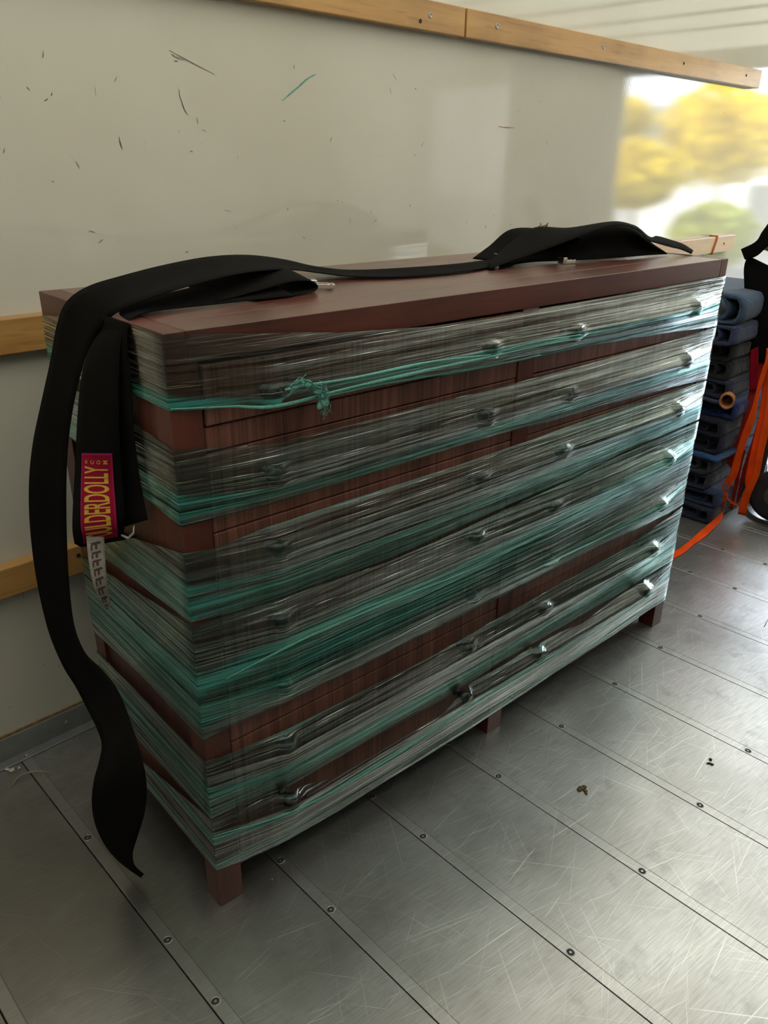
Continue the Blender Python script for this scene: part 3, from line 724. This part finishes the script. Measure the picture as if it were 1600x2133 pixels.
def lab_pt(u, v, lift=0.0):      # u down the strap, v across the label
    f = min(U0 + (U1 - U0) * uarc(u), len(SA) - 1.001); i = int(f); t = f - i; vv = .20 + .68 * v
    a = SA[i].lerp(SA[i + 1], t); q = SB[i].lerp(SB[i + 1], t)
    nn = (q - a).cross((SA[i + 1] + SB[i + 1]) - (SA[i] + SB[i])).normalized()
    if nn.dot(Vector((-.6, -1.0, .3))) < 0: nn = -nn
    return a.lerp(q, vv) + nn * (.0058 + lift) - so
def label_patch(nm, u0, u1, v0, v1, mat, lift, n=30, k=6):
    vv = []; ff = []
    for s in (0, -.0009):
        for i in range(n + 1):
            for j in range(k + 1): vv.append(lab_pt(u0 + (u1 - u0) * i / n, v0 + (v1 - v0) * j / k, lift + s))
    o2 = (n + 1) * (k + 1)
    for i in range(n):
        for j in range(k): q = i * (k + 1) + j; ff.append((q, q + 1, q + k + 2, q + k + 1)); ff.append((o2 + q, o2 + q + k + 1, o2 + q + k + 2, o2 + q + 1))
    return mobj(nm, vv, ff, mat, ls, True)
lab = label_patch('woven_label', 0, 1, 0, 1, REDM, 0); lab['label'] = 'dark red woven label with yellow lettering'
def text_on_label(txt, u0, u1, v0, v1, nm='lettering'):
    cu = bpy.data.curves.new(nm, 'FONT'); cu.body = txt; cu.size = 1; cu.space_character = .98; cu.offset = .018
    o = bpy.data.objects.new(nm, cu); C.objects.link(o); dg = bpy.context.evaluated_depsgraph_get(); dg.update()
    me = bpy.data.meshes.new_from_object(o.evaluated_get(dg)); bpy.data.objects.remove(o)
    bm = bmesh.new(); bm.from_mesh(me); bmesh.ops.subdivide_edges(bm, edges=[e for e in bm.edges if e.calc_length() > .2], cuts=3, use_grid_fill=False)
    xs = [v.co.x for v in bm.verts]; ysv = [v.co.y for v in bm.verts]; xa, xb, ya, yb = min(xs), max(xs), min(ysv), max(ysv)
    for v in bm.verts:
        fx = (v.co.x - xa) / (xb - xa); fy = (v.co.y - ya) / (yb - ya)
        v.co = lab_pt(u0 + (u1 - u0) * fx, v1 + (v0 - v1) * fy, .0009)
    bm.to_mesh(me); bm.free(); me.materials.clear(); me.materials.append(YELM)
    return link(bpy.data.objects.new(nm, me), ls)
text_on_label('OULDERDOLLY', .86, .115, .10, .86)
text_on_label('C', .10, .065, .30, .42); text_on_label('O', .10, .065, .50, .62); text_on_label('M', .10, .065, .70, .86); text_on_label('®', .095, .06, .12, .20)
for v0, v1, u0, u1 in ((0, .035, 0, 1), (.965, 1, 0, 1), (0, 1, 0, .018)): label_patch('label_border', u0, u1, v0, v1, MAG, .0006, 24, 2)
# care tag hanging from the fold
TAGM = M_plain('white_tag_cloth', (.42, .40, .36), .85, 0, .15, 80, .4); TXT = M_plain('tag_print', (.12, .06, .06), .8)
CT = [((-.088, .235, .885), (-.060, .215, .893)), ((-.090, .237, .842), (-.062, .219, .850)), ((-.090, .238, .804), (-.064, .222, .813)), ((-.084, .248, .753), (-.062, .232, .766)), ((-.060, .285, .690), (-.050, .268, .700)), ((-.051, .292, .672), (-.049, .286, .674))]
tg = ribbon('care_tag', CT, .0008, TAGM, ls, org=ORG); tg['label'] = 'narrow white cloth care tag with dark print'
bm = bmesh.new(); A = catmull([W(*s[0]) for s in CT], 8); B = catmull([W(*s[1]) for s in CT], 8)
for i in range(4, len(A) - 4, 4):
    n_ = (B[i] - A[i]).cross(A[i + 1] - A[i]).normalized()
    if n_.dot(Vector((-.6, -1, 0))) < 0: n_ = -n_
    P = [A[i].lerp(B[i], .22), A[i].lerp(B[i], .75), A[i + 1].lerp(B[i + 1], .80), A[i + 1].lerp(B[i + 1], .25)]
    P = [p + n_ * .0012 - so for p in P]; q = [bm.verts.new(p) for p in P]; bm.faces.new(q)
    for c0, c1 in ((.2, .3), (.45, .58)):
        P2 = [A[i + 1].lerp(B[i + 1], c0 + .0), A[i + 1].lerp(B[i + 1], c1), A[i + 3].lerp(B[i + 3], c1), A[i + 3].lerp(B[i + 3], c0)]
        q = [bm.verts.new(p + n_ * .0012 - so) for p in P2]; bm.faces.new(q)
bmobj('tag_print', bm, TXT, ls)
bm = bmesh.new(); tube(bm, [W(-.045, .165, .895) - so, W(-.045, .135, .900) - so, W(-.040, .120, .915) - so, W(-.038, .118, .930) - so], [.0022, .0026, .0022, .001], 6)
bmobj('tie_cord', bm, TAGM, ls, True)

# ------------------------------------------------------------------ folded moving blankets beyond the chest
cols = [('dark jeans blue', (.028, .032, .055)), ('dusty blue', (.060, .072, .125)), ('charcoal grey', (.060, .062, .072)), ('grey brown', (.095, .088, .085)), ('bright blue edged', (.055, .16, .30)),
        ('dark plum', (.030, .026, .055)), ('midnight navy', (.016, .017, .040)), ('royal blue', (.022, .045, .17)), ('pale grey blue', (.16, .17, .21)), ('ink blue', (.022, .026, .06)),
        ('black', (.014, .014, .017)), ('soft black', (.020, .019, .021)), ('slate blue', (.055, .062, .115)), ('teal grey quilted', (.085, .125, .155))]
hs = [.070, .078, .082, .080, .022, .088, .080, .075, .026, .080, .085, .080, .085, .125]
pos = ['lowest of the stack on the metal floor', 'just above the lowest one in the stack', 'with a wide open fold low in the stack', 'with two rolled folds, low in the stack', 'thin one, between grey brown and plum',
       'with a hollow fold in the lower half of the stack', 'below the royal blue one in the stack', 'under the thin pale one mid stack', 'thin one resting on the royal blue one', 'beside the orange roll mid stack',
       'above the ink blue one in the stack', 'below the slate blue one in the stack', 'second from the top of the stack', 'draped on top of the stack by the wall']
def sheet(bm, path, th, X, L, sd):
    P = catmull([(0, y, z) for y, z in path], 5); n = len(P); sec = 9; rows = []
    for k in range(sec):
        fx = k / (sec - 1); row = []
        for sg in (1, -1):
            for i in range(n):
                t = (P[min(i + 1, n - 1)] - P[max(i - 1, 0)]).normalized(); q = Vector((0, -t.z, t.y))
                d = .010 * noise.noise(Vector((fx * 2.5 + sd, P[i].y * 5, P[i].z * 9 + sd))); d2 = .006 * noise.noise(Vector((fx * 6, P[i].y * 16 + sd, sg * 3)))
                row.append(bm.verts.new((X + L * fx + .015 * noise.noise(Vector((P[i].y * 6, sd, P[i].z * 10))) * (1 if k in (0, sec - 1) else 0), P[i].y + q.y * sg * th / 2 + d * .8, P[i].z + q.z * sg * th / 2 + d * .35 + d2)))
        rows.append(row)
    for a, b in zip(rows, rows[1:]):
        for i in range(n - 1):
            bm.faces.new((a[i], a[i + 1], b[i + 1], b[i])); bm.faces.new((a[n + i + 1], a[n + i], b[n + i], b[n + i + 1]))
        bm.faces.new((a[0], b[0], b[n], a[n])); bm.faces.new((a[n - 1], a[2 * n - 1], b[2 * n - 1], b[n - 1]))
    for r in (rows[0], rows[-1]):
        for i in range(n - 1): bm.faces.new((r[i], r[n + i], r[n + i + 1], r[i + 1]))
z = .006
for i, ((cn, col), h, ps) in enumerate(zip(cols, hs, pos)):
    rnd = random.Random(i * 7 + 3); h_ = h - .004
    X = 2.86 + rnd.uniform(-.035, .035) - (.06 if i in (12, 13) else 0) - (.03 if i == 3 else 0); Y = .20 + rnd.uniform(-.02, .03) + (.015 if i > 9 else 0); L = .60 + rnd.uniform(-.04, .04)
    if i in (1, 0): Y = .17
    t = .013 if h > .05 else .010
    bm = bmesh.new()
    if h > .05:
        r = h_ / 2; zc = z + r
        sheet(bm, [(.77, z + t / 2), (.5, z + t / 2), (Y + r, z + t / 2), (Y + r * .25, z + r * .35), (Y + t / 2, zc), (Y + r * .25, z + h_ - r * .35), (Y + r, z + h_ - t / 2), (.5, z + h_ - t / 2), (.77, z + h_ - t / 2)], t, X, L, i * 3.1)
        yi = Y + .06; ri = r - t * 1.25
        if ri > .012: sheet(bm, [(.76, zc - ri), (.5, zc - ri), (yi + ri, zc - ri), (yi + ri * .3, zc - ri * .7), (yi, zc), (yi + ri * .3, zc + ri * .7), (yi + ri, zc + ri), (.5, zc + ri), (.76, zc + ri)], t * .9, X + .01, L - .02, i * 5.3)
    else: sheet(bm, [(.76, z + h_ / 2), (.5, z + h_ / 2), (.3, z + h_ / 2 - .001), (Y, z + h_ / 2 - .004)], h_ * .8, X, L, i * 2.3)
    bmesh.ops.translate(bm, verts=bm.verts, vec=(-X, -.45, -z))
    o = bmobj('moving_blanket', bm, M_quilt('quilted_cloth', (col[0] * .38, col[1] * .50, col[2] * .78)), None, True, (X, .45, z))
    tag(o, f'{cn} folded moving blanket, {ps}', 'blanket', 'folded moving blankets stacked beyond the chest')
    z += h
# roll
bm = bmesh.new(); lathe(bm, [(.026, -.03), (.030, -.01), (.0315, .055), (.026, .058), (.022, .045), (.0205, -.02), (.004, -.025)], 24)
for v in bm.verts: v.co.x *= 1.12; v.co.xy *= 1 + .10 * noise.noise(v.co * 40)
o = bmobj('leather_roll', bm, M_plain('tan_leather', (.40, .15, .055), .6, 0, .25, 30), None, True, (2.835, .197, .612)); o.rotation_euler = (0, -PI / 2 + .05, .34)
tag(o, 'orange tan rolled pad with a hollow end poking out of the blankets', 'roll')

# ------------------------------------------------------------------ hand truck at the right edge
ht = empty('hand_truck', (3.30, .02, 0), label='dark hand truck with rubber wheel standing right of the blanket stack', cat='hand truck')
HTM = M_plain('dark_painted_steel', (.035, .033, .032), .5, .3, .3, 40); RUB = M_plain('black_rubber', (.022, .023, .025), .75, 0, .2, 50); HUBM = M_plain('dusty_grey_hub', (.11, .11, .11), .55, .3, .25, 60)
hx, hy = 3.30, .02
def hl(p): return (p[0] - hx, p[1] - hy, p[2])
for y in (.13, -.26):
    bm = bmesh.new(); tube(bm, [hl(q) for q in catmull([(3.26, y, .03), (3.27, y, .5), (3.29, y, 1.05), (3.36, y, 1.22), (3.46, y, 1.27)], 6)], .017, 10); bmobj('upright', bm, HTM, ht, True)
for zz in (.12, .42, .72, 1.0):
    bm = bmesh.new(); bbox(bm, 3.262 - hx, 3.284 - hx, -.26 - hy, .13 - hy, zz - .018, zz + .018, .003); bmobj('crossbar', bm, HTM, ht)
box('toe_plate', 3.24 - hx, 3.27 - hx + .16, -.28 - hy, .15 - hy, .003, .010, HTM, ht)
bm = bmesh.new(); cyl(bm, hl((3.16, -.02, .128)), hl((3.16, -.34, .128)), .010); bmobj('axle', bm, STEEL, ht, True)
for y, nm in ((-.012, 0), (-.34, 1)):
    M_ = Matrix.Translation(hl((3.11, y, .128))) @ Matrix.Rotation(PI / 2, 4, 'Y') @ Matrix.Rotation(.0, 4, 'X')
    bm = bmesh.new(); lathe(bm, [(.070, -.028), (.100, -.030), (.118, -.024), (.1255, -.010), (.1255, .010), (.118, .024), (.100, .030), (.070, .028)], 40, M_)
    o = bmobj('tyre', bm, RUB, ht, True)
    bm = bmesh.new(); lathe(bm, [(.004, -.046), (.016, -.044), (.018, -.040), (.022, -.036), (.040, -.034), (.050, -.030), (.056, -.020), (.072, -.024), (.074, .0), (.072, .024), (.02, .03)], 32, M_)
    bmobj('hub', bm, HUBM, ht, True)
bm = bmesh.new()
P = [(3.02, .08 + .02 * math.cos(0), .62), (3.03, .085, .40), (3.04, .105, .25), (3.05, .118, .12), (3.05, .085, .035), (3.05, .02, .006), (3.06, -.06, .006), (3.08, -.12, .02)]
mud = [((x - .03, y, zz), (x + .03, y, zz)) for x, y, zz in P]
ribbon('wheel_guard', mud, .004, HTM, ht, toworld=False, org=(hx, hy, 0))
# bundle of dark webbing and bag hung over the handles
bg_ = empty('black_harness_bag', (3.2, .14, 1.0), label='black harness bag hanging above the orange straps beside the blankets', cat='bag')
BAG = M_web('black_nylon', (.010, .010, .011), .7)
bm = bmesh.new(); bmesh.ops.create_uvsphere(bm, u_segments=40, v_segments=26, radius=1)
for v in bm.verts:
    q = v.co.copy(); n1 = noise.noise(q * 2.2) * .12 + noise.noise(q * 6) * .04
    s = 1 + n1; w_ = .8 + .25 * (1 - q.z) / 2
    v.co = Vector((q.x * .115 * s, q.y * .165 * s * w_ - .02, (abs(q.z) ** .8 * (1 if q.z > 0 else -1)) * .30 * s))
bmobj('bag_body', bm, BAG, bg_, True, (.03, -.03, -.05))
def wst(st, X, sl=0.0):          # (y,z) pairs at depth X
    return [((X + sl * i, a[0], a[1]), (X + sl * i, b[0], b[1])) for i, (a, b) in enumerate(st)]
ribbon('flap', wst([((0.333, 1.227), (0.307, 1.185)), ((0.276, 1.263), (0.259, 1.205)), ((0.255, 1.309), (0.215, 1.255)), ((0.215, 1.372), (0.150, 1.312)), ((0.15, 1.40), (.09, 1.33))], 3.0), .004, WEB, bg_, toworld=False, org=(3.2, .14, 1.0))
ribbon('flap', wst([((0.315, 1.20), (0.20, 1.16)), ((0.32, 1.15), (0.18, 1.10)), ((0.305, 1.08), (0.15, 1.02)), ((0.28, .98), (0.13, .94)), ((.235, .86), (.10, .84)), ((.215, .76), (.09, .74))], 3.04), .006, WEB, bg_, toworld=False, org=(3.2, .14, 1.0))
bm = bmesh.new(); v = [bm.verts.new(Vector(q) - Vector((3.2, .14, 1.0))) for q in ((3.06, .275, 1.231), (3.05, .258, 1.272), (3.05, .19, 1.255), (3.06, .19, 1.208))]
f = bm.faces.new(v); r = bmesh.ops.extrude_face_region(bm, geom=[f]); bmesh.ops.translate(bm, verts=[q for q in r['geom'] if isinstance(q, bmesh.types.BMVert)], vec=(.02, 0, 0))
q = bmobj('card_tag', bm, M_plain('brown_card', (.42, .30, .20), .8), bg_); q['label'] = 'pale brown card tag'
box('card_slot', 3.047 - 3.2, 3.052 - 3.2, .222 - .14, .236 - .14, .228, .247, DARK, bg_, bev=0)
# orange tie-down straps hanging on it
ORA = M_web('orange_webbing', (.95, .095, .012), .65, 1500, .1); ORB = M_web('dark_red_webbing', (.42, .035, .025), .7, 1500, .1)  # second one is dark red webbing for the straps behind
def hang(label, st, X, mat, sl=0.0, z0=None):
    base = (X, st[-1][0][0], 0); o = empty('tie_down_strap', base, label=label, cat='strap', group='ratchet straps hanging by the hand truck')
    ribbon('webbing', wst(st, X, sl), .0022, mat, o, toworld=False, org=base, bow=.002); return o
hang('broad bright orange strap hanging lowest, with a square cut end', [((0.086, 0.82), (0.052, 0.82)), ((0.086, 0.704), (0.050, 0.709)), ((0.072, 0.558), (0.033, 0.565)), ((0.067, 0.367), (0.034, 0.376)), ((0.061, 0.264), (0.031, 0.268)), ((0.086, 0.153), (0.048, 0.165)), ((0.088, 0.051), (0.052, 0.054))], 2.95, ORA)
hang('bright orange strap just left of the broad lowest one', [((0.13, 0.83), (0.10, .83)), ((0.121, 0.735), (0.093, 0.741)), ((0.101, 0.544), (0.072, 0.55)), ((0.101, 0.417), (0.076, 0.424)), ((0.102, 0.266), (0.068, 0.258)), ((0.098, 0.211), (0.073, 0.205)), ((0.088, 0.179), (0.066, 0.19))], 2.98, ORA)
hang('long orange strap slanting left beside the blankets to a loop', [((.115, .80), (.10, .81)), ((0.126, 0.695), (0.105, 0.698)), ((0.13, 0.573), (0.111, 0.629)), ((0.149, 0.443), (0.107, 0.502)), ((0.162, 0.305), (0.126, 0.366)), ((0.166, 0.226), (0.132, 0.236)), ((0.164, 0.135), (0.153, 0.169))], 2.96, ORA)
hang('small orange loop curling at the foot of the slanting strap', [((0.163, 0.234), (0.156, 0.21)), ((0.183, 0.167), (0.172, 0.175)), ((0.158, 0.126), (0.165, 0.137)), ((0.128, 0.096), (0.135, 0.111)), ((0.09, 0.09), (0.092, 0.101))], 2.945, ORA)
hang('dark red strap hanging behind the orange ones, leftmost of the red', [((0.17, 0.80), (0.14, .80)), ((0.189, 0.644), (0.159, 0.65)), ((0.197, 0.411), (0.163, 0.402)), ((0.222, 0.266), (0.193, 0.265)), ((0.211, 0.234), (0.187, 0.218))], 3.05, ORB)
hang('dark red strap hanging between the two bright orange straps', [((.12, .55), (.10, .57)), ((0.132, 0.368), (0.118, 0.414)), ((0.145, 0.235), (0.114, 0.244)), ((0.143, 0.102), (0.127, 0.125)), ((0.138, 0.058), (0.128, 0.071))], 3.05, ORB)
hang('narrow dark red strap tail ending near the floor', [((0.165, 0.33), (0.152, 0.33)), ((0.168, 0.228), (0.155, 0.223)), ((0.172, 0.161), (0.152, 0.167)), ((0.168, 0.058), (0.155, 0.058)), ((0.171, 0.02), (0.157, 0.016))], 3.06, ORB)
hang('short crimson strap end below the black harness bag', [((0.215, 0.80), (0.185, 0.82)), ((.208, .75), (.172, .76)), ((0.195, 0.68), (0.160, 0.69)), ((0.183, 0.618), (0.150, 0.625))], 3.03, M_web('crimson_webbing', (.35, .008, .025), .7, 1500, .1))
base = (2.95, .16, 0); o = empty('tie_down_strap', base, label='orange strap tail lying curved along the metal floor behind the chest', cat='strap', group='ratchet straps hanging by the hand truck')
ribbon('webbing', [((2.945, .172, .135), (2.95, .150, .137)), ((2.955, .180, .085), (2.955, .158, .085)), ((2.99, .198, .030), (2.985, .168, .028)), ((2.931, 0.180, .010), (2.921, 0.146, .010)), ((2.824, 0.170, .006), (2.80, 0.130, .006)), ((2.721, 0.162, .005), (2.68, 0.118, .005)), ((2.605, 0.150, .004), (2.57, 0.118, .004)), ((2.50, .145, .004), (2.47, .110, .004)), ((2.38, .15, .004), (2.36, .115, .004))], .002, ORA, o, toworld=False, org=base)
# thin orange band tied round the end of the middle rail
bm = bmesh.new(); P = []
for i in range(33):
    a = 2 * PI * i / 32; yy = max(-1, min(1, 1.6 * math.cos(a))) * .0215; zz = max(-1, min(1, 1.6 * math.sin(a))) * .0435
    P.append((.012 * zz / .0435 + .004 * math.sin(3 * a), yy, zz))
tube(bm, P, .0055, 8)
o = bmobj('rubber_band', bm, M_plain('faded_orange_rubber', (.62, .15, .06), .6), None, True, (3.745, YW - .0205, 1.1692)); tag(o, 'orange rubber band looped around the end of the wooden wall rail', 'band')

# ------------------------------------------------------------------ litter on the floor
LIT = M_plain('pale_scrap', (.55, .50, .42), .8, 0, .2, 200); BRN = M_plain('brown_crumb', (.10, .065, .03), .9, 0, .4, 300)
def crumb(name, x, y, r, mat, label, cat, n=5, flat=.3):
    bm = bmesh.new(); rnd = random.Random(int(x * 1000))
    for k in range(n):
        mm = Matrix.Translation((rnd.uniform(-r, r) * 1.3, rnd.uniform(-r, r), r * flat * .45)) @ Matrix.Rotation(rnd.uniform(0, 3), 4, 'Z') @ Matrix.Diagonal((1, rnd.uniform(.4, .9), flat, 1))
        bmesh.ops.create_icosphere(bm, subdivisions=2, radius=r * rnd.uniform(.35, .7), matrix=mm)
    for v in bm.verts: v.co.z = max(0, v.co.z + .0006 * noise.noise(v.co * 400)); v.co.xy += Vector((noise.noise(v.co * 300), noise.noise(v.co * 300 + Vector((9, 9, 9))))) * r * .25
    tag(bmobj(name, bm, mat, None, True, (x, y, .0003)), label, cat)
crumb('dirt_crumb', 1.277, -.565, .009, M_plain('black_crumb', (.03, .025, .02), .9), 'black crumb of dirt on the bright floor far right', 'dirt', 5)
crumb('dirt_crumb', .922, -.371, .012, BRN, 'small scatter of brown crumbs in the middle of the metal floor', 'dirt', 7)
crumb('dirt_crumb', 1.035, -.148, .005, M_plain('rust_crumb', (.22, .11, .05), .9), 'single rusty crumb on the floor right of the middle leg', 'dirt', 2)
crumb('paper_scrap', -.172, .772, .012, LIT, 'torn white paper scrap by the wall foot at the left', 'scrap', 6, .25)
bm = bmesh.new(); P = catmull([(-.052, -.012, .001), (-.03, .006, .004), (-.008, .006, .008), (.02, -.006, .007), (.05, -.03, .002)], 6)
tube(bm, P, [.0006 + .0016 * math.sin(PI * i / (len(P) - 1)) for i in range(len(P))], 6)
tag(bmobj('wood_shaving', bm, M_plain('shaving', (.36, .27, .20), .7), None, True, (-.150, .712, .0015)), 'thin curled wood shaving on the floor at the far left', 'shaving')
bm = bmesh.new(); cyl(bm, (-.03, -.004, .0016), (.03, .006, .0016), .0013, .0016, 8)
tag(bmobj('metal_pin', bm, STEEL, None, True, (2.155, -.372, .0002)), 'thin metal pin on the bright floor at the right edge', 'pin')
SPK = ['tiny white speck on the floor farthest left, below the white scrap', 'tiny white speck on the floor, upper one left of the hanging strap tail', 'tiny white speck on the floor just above the left screw', 'tiny white speck near the floor seam under the strap tip',
       'tiny white speck on the floor left of the front leg, upper one', 'tiny white speck on the floor right beside the front leg']
for i, (x, y) in enumerate(((-.30, .62), (-.22, .43), (-.085, .40), (-.08, .16), (.10, .18), (.13, -.02))):
    bm = bmesh.new(); bmesh.ops.create_icosphere(bm, subdivisions=2, radius=.0014)
    for v in bm.verts: v.co.z = max(-.0008, v.co.z * .7)
    tag(bmobj('white_speck', bm, LIT, None, True, (x, y, .0009)), SPK[i], 'speck', 'white specks on the left floor')

# ------------------------------------------------------------------ behind the camera: what the glossy wall mirrors
QG = M_quilt('grey_padding', (.07, .07, .06))
def padded(name, x0, x1, y0, y1, h, hump, label, cat):
    bm = bmesh.new(); nx, ny = 40, 10; rows = []
    for i in range(nx + 1):
        fx = i / nx; top = h + hump * max(0, math.sin(PI * min(1, max(0, (fx - .35) / .6)))) ** 1.3 + .01 * noise.noise(Vector((fx * 8, 1, 2)))
        X = (x1 - x0) * fx - (x1 - x0) / 2; yc = (y1 - y0) / 2
        prof = [(yc, .002), (yc, top * .55), (yc * .97, top * .9), (yc * .8, top), (0, top + .01), (-yc * .8, top), (-yc * .97, top * .9), (-yc, top * .55), (-yc, .002)]
        rows.append([bm.verts.new((X, y, zz + (.006 * noise.noise(Vector((X * 5, y * 6, zz * 6))) if zz > .1 else 0))) for y, zz in prof])
    for a, b in zip(rows, rows[1:]):
        for i in range(8): bm.faces.new((a[i], a[i + 1], b[i + 1], b[i]))
    bm.faces.new(rows[0]); bm.faces.new(rows[-1][::-1])
    tag(bmobj(name, bm, QG, None, True, ((x0 + x1) / 2, (y0 + y1) / 2, 0)), label, cat)
padded('covered_cargo', .9, 3.98, -1.60, -1.18, .98, .14, 'cargo under a grey moving blanket along the opposite wall, seen mirrored', 'cargo')  # covered cargo behind the camera, shape inferred from its mirror image
pn = box('added_matte_panel', 0, 1.55, 0, .012, 0, 2.0, QG, None, bev=.004, loc=(5.08, YO + .003, .30)); tag(pn, 'matte grey panel added by the doorway to darken the wall reflection', 'blanket')  # added panel, leaves a dull zone beside the mirrored doorway

# ------------------------------------------------------------------ outside the open rear door
GRD = M_plain('pale_driveway', (.15, .15, .15), .9, 0, .15, 2)
g = mobj('ground', [(-20, -40, -1.05), (60, -40, -1.05), (60, 40, -1.05), (-20, 40, -1.05)], [(0, 1, 2, 3)], GRD); tag(g, kind='structure')
BARK = M_plain('grey_bark', (.12, .09, .07), .9, 0, .3, 8, .6)
def leafm(name, col):
    m = N(name); oi = m.noise(m.coord(), 1.4, 2); c = m.mix(m.ramp(oi, [(.4, 0.0), (.6, 1.0)]), tuple(v * .8 for v in col), (min(1, col[0] * 1.1), min(1, col[1] * 1.2), col[2]))
    d = m.n('BsdfDiffuse'); m.l(c, d.inputs[0]); t = m.n('BsdfTranslucent'); m.l(c, t.inputs[0]); x = m.n('MixShader'); x.inputs[0].default_value = .4
    m.l(d.outputs[0], x.inputs[1]); m.l(t.outputs[0], x.inputs[2]); m.l(x.outputs[0], m.out.inputs[0]); return m.m
YEL = leafm('golden_leaves', (.90, .66, .015)); OLV = leafm('olive_leaves', (.42, .45, .10))
def tree(x, y, h, r, mat, seed, label):
    rnd = random.Random(seed); o = empty('autumn_tree', (x, y, -1.05), label=label, cat='tree', group='trees outside the rear door')
    bm = bmesh.new(); tube(bm, [(0, 0, -.05), (.05, .03, h * .4), (0, .1, h * .8)], [.14, .1, .05], 8); bmobj('trunk', bm, BARK, o, True)
    v = []; f = []
    for k in range(2600):
        d = Vector((rnd.gauss(0, 1), rnd.gauss(0, 1), rnd.gauss(0, 1))).normalized() * (r * rnd.uniform(.3, 1.0)); d.z *= .75
        d *= 1 + .25 * noise.noise(d * 1.3)
        c = Vector((0, 0, h)) + d; a = Vector((rnd.gauss(0, 1), rnd.gauss(0, 1), rnd.gauss(0, 1))).normalized() * .13; b = a.orthogonal().normalized() * .09
        q = len(v); v += [c - a, c - b, c + a, c + b]; f.append((q, q + 1, q + 2, q + 3))
    mobj('foliage', v, f, mat, o)
TREES = [(19, -8.7, 3.7, .6, YEL, 'small round golden tree behind the low golden bush'), (17.5, -10.2, 3.1, 1.3, YEL, 'golden tree farther left outside the rear door'),
 (14.8, -5.9, 2.45, .85, YEL, 'low golden bush nearest the truck, beside the olive bush'), (14.5, -4.0, 1.45, .75, OLV, 'olive green bush nearest outside the rear door'), (19.5, -6.3, 3.3, 1.5, YEL, 'tall golden tree behind the olive bush'),
 (17, -1.6, 2.6, 1.2, YEL, 'golden tree straight behind the truck'), (20, 1.6, 3.2, 1.7, OLV, 'wide olive tree right of the straight golden tree'), (18, 5.2, 3.0, 1.7, YEL, 'golden tree at the far right outside the rear door'), (21, -14, 3.2, 1.9, OLV, 'olive tree at the far left outside the rear door')]
for i, (x, y, h, r, mt, lb) in enumerate(TREES):
    tree(x, y, h, r, mt, i, lb)
ho = empty('white_garage', (30, -6, -1.05), label='low white garage standing across the driveway behind the trees', cat='building')
WHT = M_plain('white_siding', (.8, .8, .78), .8, 0, .05, 3)
box('garage_wall', -2, 2, -11, 9, 0, 3.9, WHT, ho); box('garage_door', -2.05, -1.98, -3, 1.5, 0, 2.1, GREYM, ho)
bm = bmesh.new(); q = [bm.verts.new(p) for p in ((-2.4, -11.3, 3.9), (-2.4, 9.3, 3.9), (2.4, 9.3, 3.9), (2.4, -11.3, 3.9), (0, -11.3, 4.7), (0, 9.3, 4.7))]
for f in ((0, 1, 5, 4), (2, 3, 4, 5), (0, 4, 3), (1, 2, 5), (0, 3, 2, 1)): bm.faces.new([q[i] for i in f])
bmobj('roof', bm, GREYM, ho)
